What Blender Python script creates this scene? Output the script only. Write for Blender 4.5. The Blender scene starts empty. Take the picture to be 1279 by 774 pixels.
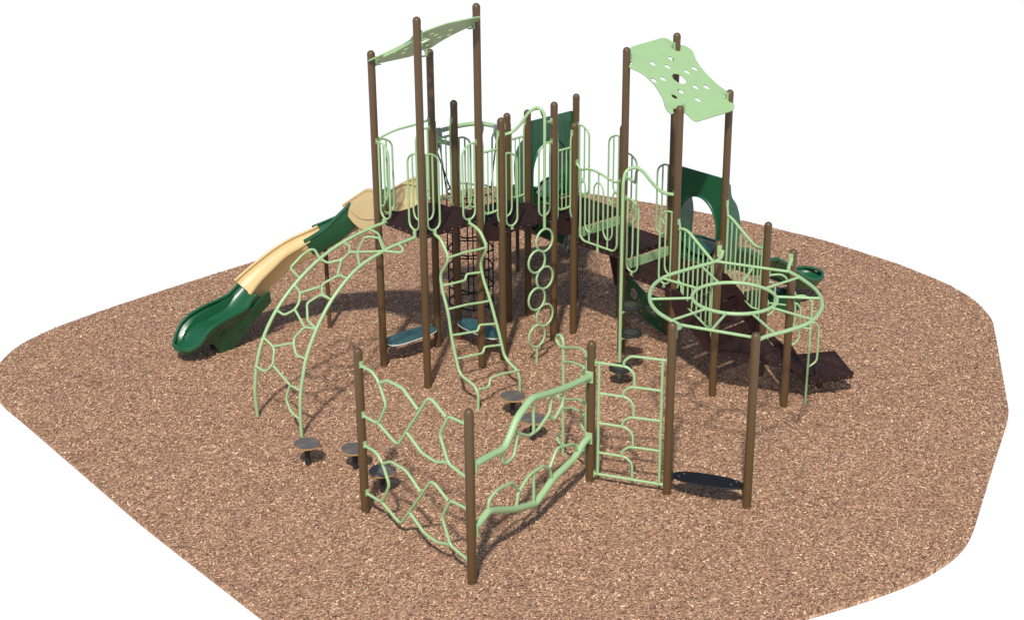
import bpy, bmesh, math, random
from mathutils import Vector, Matrix, noise
R = math.radians
random.seed(7)
scene = bpy.context.scene
COL = scene.collection

# ------------------------------------------------------------------ camera
CAM = Vector((-15.334, -20.638, 11.576))
PITCH = 0.3898838
ROLL = -0.0083043
H0 = Vector((0.66580, 0.74613, 0.0)).normalized()
F0 = (H0 * math.cos(PITCH) + Vector((0, 0, -math.sin(PITCH)))).normalized()
R0 = F0.cross(Vector((0, 0, 1))).normalized()
U0 = R0.cross(F0).normalized()
RR = R0 * math.cos(ROLL) + U0 * math.sin(ROLL)
UU = U0 * math.cos(ROLL) - R0 * math.sin(ROLL)
cd = bpy.data.cameras.new('camera'); cam = bpy.data.objects.new('camera', cd); COL.objects.link(cam)
m = Matrix(((RR.x, UU.x, -F0.x, CAM.x), (RR.y, UU.y, -F0.y, CAM.y), (RR.z, UU.z, -F0.z, CAM.z), (0, 0, 0, 1)))
cam.matrix_world = m
cd.sensor_width = 36.0; cd.lens = 36.0 * 1957.53 / 1279.0; cd.clip_end = 2000; cd.clip_start = 0.5
scene.camera = cam

# ------------------------------------------------------------------ light
SAZ, SEL = R(40), R(52)
w = bpy.data.worlds.new('World'); scene.world = w; w.use_nodes = True
nt = w.node_tree; nt.nodes.clear()
sky = nt.nodes.new('ShaderNodeTexSky'); sky.sky_type = 'NISHITA'; sky.sun_disc = False
sky.sun_elevation = SEL; sky.sun_rotation = math.atan2(-math.cos(SAZ), -math.sin(SAZ))
sky.air_density = 1.0; sky.dust_density = 1.5
bg = nt.nodes.new('ShaderNodeBackground'); bg.inputs[1].default_value = 0.12
ow = nt.nodes.new('ShaderNodeOutputWorld')
nt.links.new(sky.outputs[0], bg.inputs[0]); nt.links.new(bg.outputs[0], ow.inputs[0])
ld = bpy.data.lights.new('sun', 'SUN'); ld.energy = 4.0; ld.angle = R(2.8); ld.color = (1, .965, .91)
sun = bpy.data.objects.new('sun', ld); COL.objects.link(sun)
d = Vector((math.cos(SEL) * math.cos(SAZ), math.cos(SEL) * math.sin(SAZ), -math.sin(SEL)))
sun.rotation_euler = d.to_track_quat('-Z', 'Y').to_euler(); sun.location = (-10, -8, 15)
vs = scene.view_settings
vs.view_transform = 'Standard'; vs.look = 'None'; vs.exposure = 0.0; vs.gamma = 1.0
vs.use_curve_mapping = False

# ------------------------------------------------------------------ materials
def mat(name, col, rough=.5, spec=.5, var=.06, scale=9.0, bump=0.0, bscale=120, dirt=None, dirt_amt=0.0, coat=0.0, metal=0.0):
    m = bpy.data.materials.new(name); m.use_nodes = True; n = m.node_tree; N = n.nodes; L = n.links
    b = N['Principled BSDF']; b.inputs['Roughness'].default_value = rough
    b.inputs['Specular IOR Level'].default_value = spec; b.inputs['Coat Weight'].default_value = coat
    b.inputs['Metallic'].default_value = metal
    tc = N.new('ShaderNodeTexCoord'); nz = N.new('ShaderNodeTexNoise'); nz.inputs['Scale'].default_value = scale
    nz.inputs['Detail'].default_value = 5
    L.new(tc.outputs['Object'], nz.inputs['Vector'])
    r = N.new('ShaderNodeValToRGB'); r.color_ramp.elements[0].position = .3; r.color_ramp.elements[1].position = .7
    c = Vector(col)
    r.color_ramp.elements[0].color = (*(c * (1 - var)), 1); r.color_ramp.elements[1].color = (*(c * (1 + var)), 1)
    L.new(nz.outputs[0], r.inputs[0])
    out = r.outputs[0]
    if dirt:
        n2 = N.new('ShaderNodeTexNoise'); n2.inputs['Scale'].default_value = 3.1; n2.inputs['Detail'].default_value = 8
        n2.inputs['Roughness'].default_value = .7; L.new(tc.outputs['Object'], n2.inputs['Vector'])
        mr = N.new('ShaderNodeMapRange'); mr.inputs[1].default_value = .5; mr.inputs[2].default_value = .8; mr.inputs[4].default_value = dirt_amt
        L.new(n2.outputs[0], mr.inputs[0])
        mx = N.new('ShaderNodeMixRGB'); mx.inputs[2].default_value = (*dirt, 1)
        L.new(mr.outputs[0], mx.inputs[0]); L.new(out, mx.inputs[1]); out = mx.outputs[0]
    L.new(out, b.inputs['Base Color'])
    if bump:
        n3 = N.new('ShaderNodeTexNoise'); n3.inputs['Scale'].default_value = bscale; L.new(tc.outputs['Object'], n3.inputs['Vector'])
        bp = N.new('ShaderNodeBump'); bp.inputs['Strength'].default_value = bump; bp.inputs['Distance'].default_value = .01
        L.new(n3.outputs[0], bp.inputs['Height']); L.new(bp.outputs[0], b.inputs['Normal'])
    return m

M_GREEN = mat('light_green_powder_coat', (.315, .472, .228), .38, .5, .035, 5, dirt=(.28, .41, .20), dirt_amt=.25)
M_BROWN = mat('brown_post_coat', (.098, .056, .022), .42, .45, .04, 6, dirt=(.085, .05, .024), dirt_amt=.2)
M_DGREEN = mat('dark_green_plastic', (.010, .086, .034), .33, .5, .08, 4, bump=.05, coat=.15)
M_TAN = mat('tan_plastic', (.60, .44, .205), .40, .5, .05, 4, bump=.05)
M_TEAL = mat('teal_deck_board', (.028, .088, .080), .35, .6, .12, 5)
M_PALE = mat('pale_edge', (.66, .68, .62), .5, .4, .05, 10)
M_BLACK = mat('black_rubber', (.022, .022, .024), .6, .4, .15, 30, bump=.1)
M_BLKWOOD = mat('black_board', (.006, .007, .010), .75, .25, .2, 14)
M_ROPE = mat('black_rope', (.012, .013, .016), .7, .3, .2, 60)
M_METAL = mat('galvanised_metal', (.45, .46, .48), .35, .5, .1, 20, metal=.8)
M_GREY = mat('grey_wheel_plastic', (.13, .15, .15), .5, .5, .1, 8)
M_DISC = mat('dark_disc_rubber', (.016, .017, .016), .7, .4, .2, 12, bump=.1)
M_DISC2 = mat('olive_disc_face', (.045, .045, .028), .6, .4, .25, 30)
M_TANEDGE = mat('tan_disc_edge', (.46, .27, .09), .6, .3, .1, 12)

def deck_mat(name, holes=True):
    m = mat(name, (.030, .0135, .012), .7, .2, .15, 6, dirt=(.05, .03, .026), dirt_amt=.3)
    if not holes: return m
    vertical = holes == 2
    n = m.node_tree; N = n.nodes; L = n.links; b = N['Principled BSDF']; o = N['Material Output']
    tc = N.new('ShaderNodeTexCoord')
    sc = N.new('ShaderNodeVectorMath'); sc.operation = 'SCALE'; sc.inputs[3].default_value = 1 / .052
    L.new(tc.outputs['Object'], sc.inputs[0])
    fr = N.new('ShaderNodeVectorMath'); fr.operation = 'FRACTION'; L.new(sc.outputs[0], fr.inputs[0])
    sb = N.new('ShaderNodeVectorMath'); sb.operation = 'SUBTRACT'; sb.inputs[1].default_value = (.5, .5, .5); L.new(fr.outputs[0], sb.inputs[0])
    mu = N.new('ShaderNodeVectorMath'); mu.operation = 'MULTIPLY'; mu.inputs[1].default_value = (1, 0, 1) if vertical else (1, 1, 0); L.new(sb.outputs[0], mu.inputs[0])
    ln = N.new('ShaderNodeVectorMath'); ln.operation = 'LENGTH'; L.new(mu.outputs[0], ln.inputs[0])
    lt = N.new('ShaderNodeMath'); lt.operation = 'LESS_THAN'; lt.inputs[1].default_value = .26; L.new(ln.outputs['Value'], lt.inputs[0])
    tr = N.new('ShaderNodeBsdfTransparent'); mx = N.new('ShaderNodeMixShader')
    L.new(lt.outputs[0], mx.inputs[0]); L.new(b.outputs[0], mx.inputs[1]); L.new(tr.outputs[0], mx.inputs[2]); L.new(mx.outputs[0], o.inputs[0])
    return m
M_DECK = deck_mat('perforated_brown_deck'); M_SKIRT = deck_mat('brown_deck_edge', False); M_RISER = deck_mat('perforated_brown_riser', 2)

def log_mat():   # stepping pod top: dark disc with tan growth-ring marks
    m = mat('pod_top_print', (.105, .092, .085), .5, .5, .12, 8)
    n = m.node_tree; N = n.nodes; L = n.links; b = N['Principled BSDF']
    src = b.inputs['Base Color'].links[0].from_socket
    tc = N.new('ShaderNodeTexCoord'); wv = N.new('ShaderNodeTexWave'); wv.wave_type = 'RINGS'; wv.rings_direction = 'Z'
    wv.inputs['Scale'].default_value = 16; wv.inputs['Distortion'].default_value = 2.5; wv.inputs['Detail'].default_value = 2
    L.new(tc.outputs['Object'], wv.inputs['Vector'])
    gt = N.new('ShaderNodeMapRange'); gt.inputs[1].default_value = .72; gt.inputs[2].default_value = .95; gt.inputs[4].default_value = .75; L.new(wv.outputs['Fac'], gt.inputs[0])
    # marks only in four spokes (a cross of arcs)
    sp = N.new('ShaderNodeSeparateXYZ'); L.new(tc.outputs['Object'], sp.inputs[0])
    at = N.new('ShaderNodeMath'); at.operation = 'ARCTAN2'; L.new(sp.outputs[1], at.inputs[0]); L.new(sp.outputs[0], at.inputs[1])
    m2 = N.new('ShaderNodeMath'); m2.operation = 'MULTIPLY'; m2.inputs[1].default_value = 2; L.new(at.outputs[0], m2.inputs[0])
    cs = N.new('ShaderNodeMath'); cs.operation = 'COSINE'; L.new(m2.outputs[0], cs.inputs[0])
    gs = N.new('ShaderNodeMath'); gs.operation = 'GREATER_THAN'; gs.inputs[1].default_value = .72; L.new(cs.outputs[0], gs.inputs[0])
    ml = N.new('ShaderNodeMath'); ml.operation = 'MULTIPLY'; L.new(gs.outputs[0], ml.inputs[0]); L.new(gt.outputs[0], ml.inputs[1])
    mx = N.new('ShaderNodeMixRGB'); mx.inputs[2].default_value = (.36, .22, .10, 1)
    L.new(ml.outputs[0], mx.inputs[0]); L.new(src, mx.inputs[1]); L.new(mx.outputs[0], b.inputs['Base Color'])
    return m
M_LOG = log_mat()

def mulch_mat():
    m = bpy.data.materials.new('wood_mulch_bed'); m.use_nodes = True; n = m.node_tree; N = n.nodes; L = n.links
    b = N['Principled BSDF']; b.inputs['Roughness'].default_value = .9; b.inputs['Specular IOR Level'].default_value = .15
    tc = N.new('ShaderNodeTexCoord')
    facs = []
    for ang, sc in ((.4, 40), (1.55, 44), (2.5, 38)):
        mp = N.new('ShaderNodeMapping'); mp.inputs['Rotation'].default_value = (0, 0, ang); mp.inputs['Scale'].default_value = (sc * .5, sc * 1.4, 1)
        L.new(tc.outputs['Object'], mp.inputs[0])
        v = N.new('ShaderNodeTexVoronoi'); v.inputs['Scale'].default_value = 1; v.inputs['Randomness'].default_value = 1; L.new(mp.outputs[0], v.inputs['Vector'])
        facs.append(v)
    nz = N.new('ShaderNodeTexNoise'); nz.inputs['Scale'].default_value = 16; L.new(tc.outputs['Object'], nz.inputs['Vector'])
    def sel(a, b_, t):
        g = N.new('ShaderNodeMath'); g.operation = 'GREATER_THAN'; g.inputs[1].default_value = t
        L.new(nz.outputs[0], g.inputs[0]); x = N.new('ShaderNodeMixRGB'); L.new(g.outputs[0], x.inputs[0]); L.new(a, x.inputs[1]); L.new(b_, x.inputs[2]); return x.outputs[0]
    col = sel(sel(facs[0].outputs['Color'], facs[1].outputs['Color'], .47), facs[2].outputs['Color'], .56)
    dis = sel(sel(facs[0].outputs['Distance'], facs[1].outputs['Distance'], .47), facs[2].outputs['Distance'], .56)
    sp = N.new('ShaderNodeSeparateColor'); L.new(col, sp.inputs[0])
    r = N.new('ShaderNodeValToRGB'); e = r.color_ramp.elements
    e[0].position = 0; e[0].color = (.13, .07, .045, 1); e[1].position = 1; e[1].color = (0.875, 0.612, 0.370, 1)
    for p, c in ((.3, (.38, .203, .122)), (.6, (0.530, 0.301, 0.185)), (.85, (0.674, 0.412, 0.257))):
        q = e.new(p); q.color = (*c, 1)
    L.new(sp.outputs[0], r.inputs[0]); L.new(r.outputs[0], b.inputs['Base Color'])
    bp = N.new('ShaderNodeBump'); bp.inputs['Strength'].default_value = .9; bp.inputs['Distance'].default_value = .03
    ad = N.new('ShaderNodeMath'); ad.operation = 'SUBTRACT'; L.new(sp.outputs[1], ad.inputs[0]); L.new(dis, ad.inputs[1])
    L.new(ad.outputs[0], bp.inputs['Height']); L.new(bp.outputs[0], b.inputs['Normal'])
    return m
M_MULCH = mulch_mat()

def chip_mat():
    m = bpy.data.materials.new('wood_chip'); m.use_nodes = True; n = m.node_tree; N = n.nodes; L = n.links
    b = N['Principled BSDF']; b.inputs['Roughness'].default_value = .85; b.inputs['Specular IOR Level'].default_value = .2
    g = N.new('ShaderNodeNewGeometry'); r = N.new('ShaderNodeValToRGB'); e = r.color_ramp.elements
    e[0].position = 0; e[0].color = (.085, .048, .034, 1); e[1].position = 1; e[1].color = (0.884, 0.740, 0.490, 1)
    for p, c in ((.2, (.27, .150, .100)), (.5, (.525, .288, .172)), (.75, (.675, .405, .242)), (.90, (.82, .56, .34))):
        q = e.new(p); q.color = (*c, 1)
    L.new(g.outputs['Random Per Island'], r.inputs[0]); L.new(r.outputs[0], b.inputs['Base Color'])
    return m
M_CHIP = chip_mat()
M_WHITE = mat('white_ground', (.80, .80, .80), .9, .1, .0, 1)

# ------------------------------------------------------------------ helpers
def obj1(name, bm, material, parent=None, smooth=True):
    me = bpy.data.meshes.new(name)
    bmesh.ops.recalc_face_normals(bm, faces=bm.faces)
    if parent is not None:
        bmesh.ops.transform(bm, matrix=Matrix.Translation(-parent_origin(parent)), verts=bm.verts)
    bm.to_mesh(me); bm.free()
    for mm in (material if isinstance(material, (list, tuple)) else [material]): me.materials.append(mm)
    if smooth:
        for p in me.polygons: p.use_smooth = True
        try: me.set_sharp_from_angle(angle=R(38))
        except Exception: pass
    o = bpy.data.objects.new(name, me); COL.objects.link(o)
    if parent is not None: o.parent = parent
    return o

SPLIT = {'side_tube', 'side_plate', 'clamp', 'bolt', 'stub', 'step_riser', 'hoop_arm', 'rope_clamp', 'hanging_rope', 'roof_clamp', 'deck_rib', 'raised_leaf', 'board_hanger', 'rivet', 'panel_rim', 'exit_pedestal'}
def islands(bm):
    bm.verts.ensure_lookup_table(); seen = set(); out = []
    for v in bm.verts:
        if v.index in seen: continue
        st_, comp = [v], []
        seen.add(v.index)
        while st_:
            q = st_.pop(); comp.append(q.index)
            for e in q.link_edges:
                o_ = e.other_vert(q)
                if o_.index not in seen: seen.add(o_.index); st_.append(o_)
        out.append(set(comp))
    return out

def obj(name, bm, material, parent=None, smooth=True):
    if name in SPLIT:
        bm.verts.index_update(); isl = islands(bm)
        if len(isl) > 1:
            o = None
            for comp in isl:
                b2 = bm.copy(); b2.verts.ensure_lookup_table()
                bmesh.ops.delete(b2, geom=[v for v in b2.verts if v.index not in comp], context='VERTS')
                o = obj1(name, b2, material, parent, smooth)
            bm.free(); return o
    return obj1(name, bm, material, parent, smooth)

def parent_origin(p):
    v = Vector((0, 0, 0))
    while p is not None:
        v += Vector(p.location); p = p.parent
    return v

def thing(name, label, cat, loc=(0, 0, 0), group=None):
    o = bpy.data.objects.new(name, None); COL.objects.link(o); o.empty_display_size = .1
    o.location = loc; o['label'] = label; o['category'] = cat
    if group: o['group'] = group
    return o

def struct(o, kind='structure', label=None, cat=None):
    o['kind'] = kind
    if label: o['label'] = label
    if cat: o['category'] = cat
    return o

def fillet(pts, rad):
    pts = [Vector(p) for p in pts]
    if rad <= 0 or len(pts) < 3: return pts
    out = [pts[0]]
    for a, b, c in zip(pts, pts[1:], pts[2:]):
        u = a - b; v = c - b; lu, lv = u.length, v.length
        if lu < 1e-6 or lv < 1e-6: continue
        r = min(rad, lu * .49, lv * .49)
        p0 = b + u / lu * r; p2 = b + v / lv * r
        for i in range(6):
            t = i / 5; out.append(p0 * (1 - t) ** 2 + b * 2 * t * (1 - t) + p2 * t * t)
    out.append(pts[-1]); return out

def smooth_path(pts, n=8, cyclic=False):
    P = [Vector(p) for p in pts]; L = len(P); out = []
    rng = range(L if cyclic else L - 1)
    for i in rng:
        if cyclic: a, b, c, d_ = P[i - 1], P[i], P[(i + 1) % L], P[(i + 2) % L]
        else: a, b, c, d_ = P[max(i - 1, 0)], P[i], P[i + 1], P[min(i + 2, L - 1)]
        for k in range(n):
            t = k / n; t2 = t * t; t3 = t2 * t
            out.append(.5 * ((2 * b) + (c - a) * t + (2 * a - 5 * b + 4 * c - d_) * t2 + (3 * b - a - 3 * c + d_) * t3))
    if not cyclic: out.append(P[-1])
    return out

def tube(bm, pts, r, fil=.05, cyclic=False, seg=10):
    P = [Vector(p) for p in pts]
    if not cyclic and fil: P = fillet(P, fil)
    Q = [P[0]]
    for p in P[1:]:
        if (p - Q[-1]).length > 1e-5: Q.append(p)
    P = Q; n = len(P)
    T = []
    for i in range(n):
        if cyclic: t = P[(i + 1) % n] - P[i - 1]
        else: t = P[min(i + 1, n - 1)] - P[max(i - 1, 0)]
        T.append(t.normalized())
    u = T[0].orthogonal().normalized(); rings = []
    for i in range(n):
        if i:
            u = u - T[i] * u.dot(T[i])
            u = u.normalized() if u.length > 1e-6 else T[i].orthogonal().normalized()
        v = T[i].cross(u)
        rings.append([bm.verts.new(P[i] + (u * math.cos(2 * math.pi * k / seg) + v * math.sin(2 * math.pi * k / seg)) * r) for k in range(seg)])
    if cyclic:   # untwist
        best = min(range(seg), key=lambda s: (rings[-1][0].co - rings[0][s].co).length)
        rings.append([rings[0][(k + best) % seg] for k in range(seg)])
    for a, b in zip(rings, rings[1:]):
        for k in range(seg):
            try: bm.faces.new((a[k], a[(k + 1) % seg], b[(k + 1) % seg], b[k]))
            except ValueError: pass
    if not cyclic:
        bm.faces.new(rings[0][::-1]); bm.faces.new(rings[-1])
    return bm

def T(paths, r, fil=.05, **k):
    bm = bmesh.new()
    for p in paths: tube(bm, p, r, fil, **k)
    return bm

def box(bm, c, s, rot=0.0, bevel=0.0):
    g = bmesh.ops.create_cube(bm, size=1)
    mt = Matrix.Translation(c) @ Matrix.Rotation(rot, 4, 'Z') @ Matrix.Diagonal((*s, 1))
    bmesh.ops.transform(bm, matrix=mt, verts=g['verts'])
    if bevel:
        es = list({e for v in g['verts'] for e in v.link_edges})
        bmesh.ops.bevel(bm, geom=es, offset=bevel, segments=2, affect='EDGES')
    return bm

def prism(bm, poly, z0, z1):
    a = [bm.verts.new((*p, z0)) for p in poly]; b = [bm.verts.new((*p, z1)) for p in poly]
    n = len(poly); bm.faces.new(a[::-1]); bm.faces.new(b)
    for i in range(n): bm.faces.new((a[i], a[(i + 1) % n], b[(i + 1) % n], b[i]))
    return bm

def lathe(bm, c, prof, seg=28):
    rings = []
    for r, z in prof:
        rings.append([bm.verts.new((c[0] + r * math.cos(2 * math.pi * k / seg), c[1] + r * math.sin(2 * math.pi * k / seg), c[2] + z)) for k in range(seg)])
    for a, b in zip(rings, rings[1:]):
        for k in range(seg): bm.faces.new((a[k], a[(k + 1) % seg], b[(k + 1) % seg], b[k]))
    bm.faces.new(rings[0][::-1]); bm.faces.new(rings[-1])
    return bm

def plate(outline, holes, thick, to3d, rounded=0.0):
    """flat plate with cut holes: 2D outline -> 3D by to3d(u,v,w)"""
    cu = bpy.data.curves.new('tmp', 'CURVE'); cu.dimensions = '2D'; cu.fill_mode = 'BOTH'; cu.extrude = thick / 2
    for loop in [outline] + holes:
        s = cu.splines.new('POLY'); s.points.add(len(loop) - 1)
        for p, q in zip(s.points, loop): p.co = (q[0], q[1], 0, 1)
        s.use_cyclic_u = True
    o = bpy.data.objects.new('tmp', cu); COL.objects.link(o)
    dg = bpy.context.evaluated_depsgraph_get(); me = bpy.data.meshes.new_from_object(o.evaluated_get(dg))
    bpy.data.objects.remove(o); bpy.data.curves.remove(cu)
    bm = bmesh.new(); bm.from_mesh(me); bpy.data.meshes.remove(me)
    bmesh.ops.remove_doubles(bm, verts=bm.verts, dist=1e-4)
    for v in bm.verts: v.co = to3d(*v.co)
    return bm

def circle2(cx, cy, rx, ry=None, n=20):
    ry = ry or rx
    return [(cx + rx * math.cos(2 * math.pi * i / n), cy + ry * math.sin(2 * math.pi * i / n)) for i in range(n)]

# ------------------------------------------------------------------ plan of the posts (x along one deck side, y along the other)
S = 1.245
N = dict(P1=(0, 0), P2=(0, -S), P3=(S, -S), P4=(S, 0), P5=(1.752, 0), P6=(1.752, -S), P7=(2.997, 0), P8=(3.5, 0), P9=(2.997, -S),
         P11=(3.5, -S), P10=(4.745, 0), Q=(4.745, -S), P12=(3.5, -2.49), P13=(4.745, -2.49), P14=(3.5, -3.735), P15=(4.745, -3.735),
         PA=(.263, -6.636), PB=(.840, -7.708), PC=(3.355, -4.823), PD=(3.918, -5.917), PE=(4.611, -4.825),
         F1=(-3.415, -3.982), F2=(-3.518, -6.532), F3=(-.305, -5.561))
def PL(A, B, off=0.0):
    """coordinates in the upright plane through two plan points: (distance from A, height) -> 3D"""
    a = Vector(N[A] if isinstance(A, str) else A); b = Vector(N[B] if isinstance(B, str) else B)
    u = (b - a).normalized(); n = Vector((-u.y, u.x))
    return lambda p: Vector((*(a + u * p[0] + n * (p[2] if len(p) > 2 else off)), p[1]))

# ------------------------------------------------------------------ ground
bm = bmesh.new(); s_ = 400
vsx = [bm.verts.new(p) for p in ((-s_, -s_, -.06), (s_, -s_, -.06), (s_, s_, -.06), (-s_, s_, -.06))]; bm.faces.new(vsx)
struct(obj('ground', bm, M_WHITE, smooth=False), label='plain white ground all around the mulch bed', cat='ground')
edge = [(-5.9, -7.2), (-6.108, -5.385), (-6.041, -2.084), (-5.808, 1.956), (-5.751, 3.272), (-5.53, 4.15), (-5.05, 4.83), (-4.42, 5.36), (-3.55, 5.66), (-2.333, 5.84), (-.586, 5.99),
        (1.272, 6.093), (4.083, 6.465), (6.9, 6.84), (7.5, 6.84), (8.3, 6.55), (8.95, 6.0), (9.35, 5.2), (10.14, 3.1), (10.747, .884), (11.04, -1.298), (10.985, -3.292), (10.78, -4.534),
        (10.43, -5.41), (9.82, -6.197), (8.90, -6.868), (6.434, -8.655), (4.538, -9.52), (2.75, -10.35), (2.3, -10.52), (1.833, -10.6), (1.098, -10.61), (.086, -10.407),
        (-.967, -10.086), (-3.4, -9.3), (-4.8, -8.5)]
EDGE = [(p.x, p.y) for p in fillet([(x, y, 0) for x, y in edge + edge[:2]], .35)[3:-3]]
bm = bmesh.new(); prism(bm, EDGE, -.05, 0.0)
struct(obj('mulch_bed', bm, M_MULCH, smooth=False), label='bed of reddish brown shredded wood mulch with a curved outline', cat='mulch bed')

def inside(x, y, poly=EDGE):
    c = False; j = len(poly) - 1
    for i in range(len(poly)):
        xi, yi = poly[i]; xj, yj = poly[j]
        if (yi > y) != (yj > y) and x < (xj - xi) * (y - yi) / (yj - yi) + xi: c = not c
        j = i
    return c
vv, ff = [], []
rnd = random.Random(3)
NCH = 165000
k = 0
while k < NCH:
    x = rnd.uniform(-6.2, 11.1); y = rnd.uniform(-10.7, 6.9)
    # skip what lies far out of view
    if not inside(x, y): continue
    big = rnd.random()
    L_ = rnd.uniform(.016, .045) if big < .88 else rnd.uniform(.05, .11)
    wd = rnd.uniform(.007, .016) if big < .9 else rnd.uniform(.005, .009); a = rnd.uniform(0, 2 * math.pi); z = rnd.uniform(.003, .022); tl = rnd.uniform(-.4, .4); bend = rnd.uniform(-.7, .7)
    ca, sa = math.cos(a), math.sin(a); ca2, sa2 = math.cos(a + bend), math.sin(a + bend)
    b0 = len(vv)
    rl = rnd.uniform(-.6, .6)
    for (cc, ss, l) in ((ca, sa, -L_ / 2), (ca, sa, 0), (ca2, sa2, L_ / 2)):
        for sd in (-1, 1):
            vv.append((x + cc * l - ss * wd * sd / 2, y + ss * l + cc * wd * sd / 2, max(.001, z + l * tl + sd * wd * rl / 2)))
    ff.append((b0, b0 + 1, b0 + 3, b0 + 2)); ff.append((b0 + 2, b0 + 3, b0 + 5, b0 + 4))
    k += 1
me = bpy.data.meshes.new('mulch_chips'); me.from_pydata(vv, [], ff); me.materials.append(M_CHIP)
o = bpy.data.objects.new('mulch_chips', me); COL.objects.link(o)
struct(o, 'stuff', 'loose splinters of shredded wood mulch strewn over the bed', 'wood mulch')

# ------------------------------------------------------------------ posts
def post(key, h, label, r=.066):
    x, y = N[key]
    t = thing('support_post', label, 'post', (x, y, 0), 'brown round posts')
    obj('shaft', lathe(bmesh.new(), (x, y, 0), [(r, -.04), (r, h - .11)], 24), M_BROWN, t)
    prof = [(r + .002, h - .109), (r + .002, h - .072)]
    for i in range(1, 8):
        a = i / 8 * math.pi / 2; prof.append(((r + .002) * math.cos(a), h - .072 + .072 * math.sin(a)))
    obj('post_cap', lathe(bmesh.new(), (x, y, 0), prof, 24), M_BROWN, t)
    return t
post('P1', 5.711, 'tall brown post beside the tan top of the long slide, leftmost under the left roof')
post('P2', 6.456, 'tall brown post nearest the viewer under the left roof, between arch climber and wavy ladder')
post('P3', 6.498, 'tallest looking brown post, right corner under the left roof, behind the wavy ladder')
post('P4', 5.541, 'brown back post under the left roof, at the right end of the left teal board')
post('P5', 4.553, 'dark capped brown post left of the black rope net, holding the net hoop')
post('P6', 4.483, 'brown post at the right end of the second teal board, left of the rings')
post('P7', 4.089, 'brown post just behind and right of the post beside the second teal board')
post('P8', 4.056, 'brown post behind the hooped ring climber, at the left edge of the green slide panel')
post('P9', 4.535, 'brown post just right of the chain of green rings')
post('P11', 4.065, 'shorter brown post at the left end of the wide barred railing, beside the spinner disc')
post('P10', 4.134, 'brown post at the right edge of the dark green slide panel behind the middle deck')
post('Q', 3.781, 'brown post almost hidden behind the tall left post of the right roof')
post('P12', 5.622, 'tall brown post at the left corner of the right roof, behind the round step pole')
post('P13', 5.677, 'tall brown post at the back corner of the right roof, seen through its centre hole')
post('P14', 4.852, 'brown post at the front corner of the right roof, at the top of the stair')
post('P15', 4.902, 'brown post at the right corner of the right roof, beside the green slide arch')
post('PA', 2.808, 'brown post between the rung ladder panel and the black board, under the overhead wheel')
post('PB', 2.812, 'brown post at the right end of the low black board, front of the overhead wheel')
post('PC', 2.821, 'brown post at the foot of the left stair rail, under the overhead wheel')
post('PD', 2.818, 'brown post at the corner of the low landing, right back support of the overhead wheel')
post('PE', 2.843, 'brown post at the foot of the right stair rail, behind the overhead wheel')
post('F1', 2.651, 'short brown post at the far left end of the zigzag bar wall')
post('F2', 2.637, 'short brown post nearest the viewer, where the zigzag wall meets the thick bent pipes')
post('F3', 2.345, 'short brown post between the thick bent pipes and the rung ladder panel')

# ------------------------------------------------------------------ decks
def deck(name, poly, z, label, th=.085, cat='deck', group='perforated brown decks', inset=.0):
    cx = sum(p[0] for p in poly) / len(poly); cy = sum(p[1] for p in poly) / len(poly)
    t = thing(name, label, cat, (cx, cy, z - th), group)
    P = [(cx + (p[0] - cx) * .985, cy + (p[1] - cy) * .985) for p in poly]
    n = len(P)
    bm = bmesh.new(); prism(bm, P, z - .008, z)
    obj('deck_surface', bm, M_DECK, t, smooth=False)
    bm = bmesh.new()
    for i in range(n):
        a = Vector(P[i]); b = Vector(P[(i + 1) % n]); dd = (b - a).normalized(); nn = Vector((-dd.y, dd.x)) * .01
        q = [a - nn, b - nn, b + nn, a + nn]
        prism(bm, [tuple(v) for v in q], z - th, z + .003)
    nsk = len(bm.faces); skirt_bm = bm
    bm = bmesh.new()
    xs = [p[0] for p in P]; ys = [p[1] for p in P]
    if n == 4 and max(xs) - min(xs) > .9:
        for f in (.33, .66):
            box(bm, (min(xs) + (max(xs) - min(xs)) * f, cy, z - .045), (.04, (max(ys) - min(ys)) * .9, .06))
        obj('deck_rib', bm, M_SKIRT, t, smooth=False)
    bm = skirt_bm
    for i in range(n):      # little bolt heads along the skirt
        a = Vector(P[i]); b = Vector(P[(i + 1) % n]); dd = (b - a); L_ = dd.length; dd.normalize(); nn = Vector((-dd.y, dd.x))
        k_ = max(2, int(L_ / .16))
        for j in range(k_):
            p = a + dd * L_ * (j + .5) / k_
            for sgn in (-1, 1):
                c = p + nn * .0125 * sgn
                box(bm, (c.x, c.y, z - .042), (.03 if abs(dd.x) > .5 else .006, .006 if abs(dd.x) > .5 else .03, .012))
    for k_, f_ in enumerate(bm.faces): f_.material_index = 1 if k_ >= nsk else 0
    obj('deck_skirt', bm, [M_SKIRT, M_METAL], t, smooth=False)
    return t
pad = .0
Z1, Z2, Z3, Z4, Z5 = 2.80, 2.455, 2.145, 1.875, 1.60
deck('deck_platform', [(0, 0), (0, -S), (S, -S), (S, 0)], Z1, 'highest square perforated deck under the left roof')
deck('deck_platform', [(1.752, 0), (1.752, -S), (2.997, -S), (2.997, 0)], Z2, 'second square deck, behind the chain of green rings')
deck('deck_platform', [(3.5, 0), (3.5, -S), (4.745, -S), (4.745, 0)], Z3, 'third square deck, in front of the dark green slide panel')
deck('deck_platform', [(3.5, -S), (3.5, -2.49), (4.745, -2.49), (4.745, -S)], Z4, 'fourth square deck, behind the wide barred railing')
deck('deck_platform', [(3.5, -2.49), (3.5, -3.735), (4.745, -3.735), (4.745, -2.49)], Z5, 'fifth square deck under the right roof at the top of the stair')
deck('landing_deck', [N['PC'], N['PD'], N['PE'], (4.60, -4.66), (3.38, -4.66)], .80, 'three sided low landing at the bottom of the stair')
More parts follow.
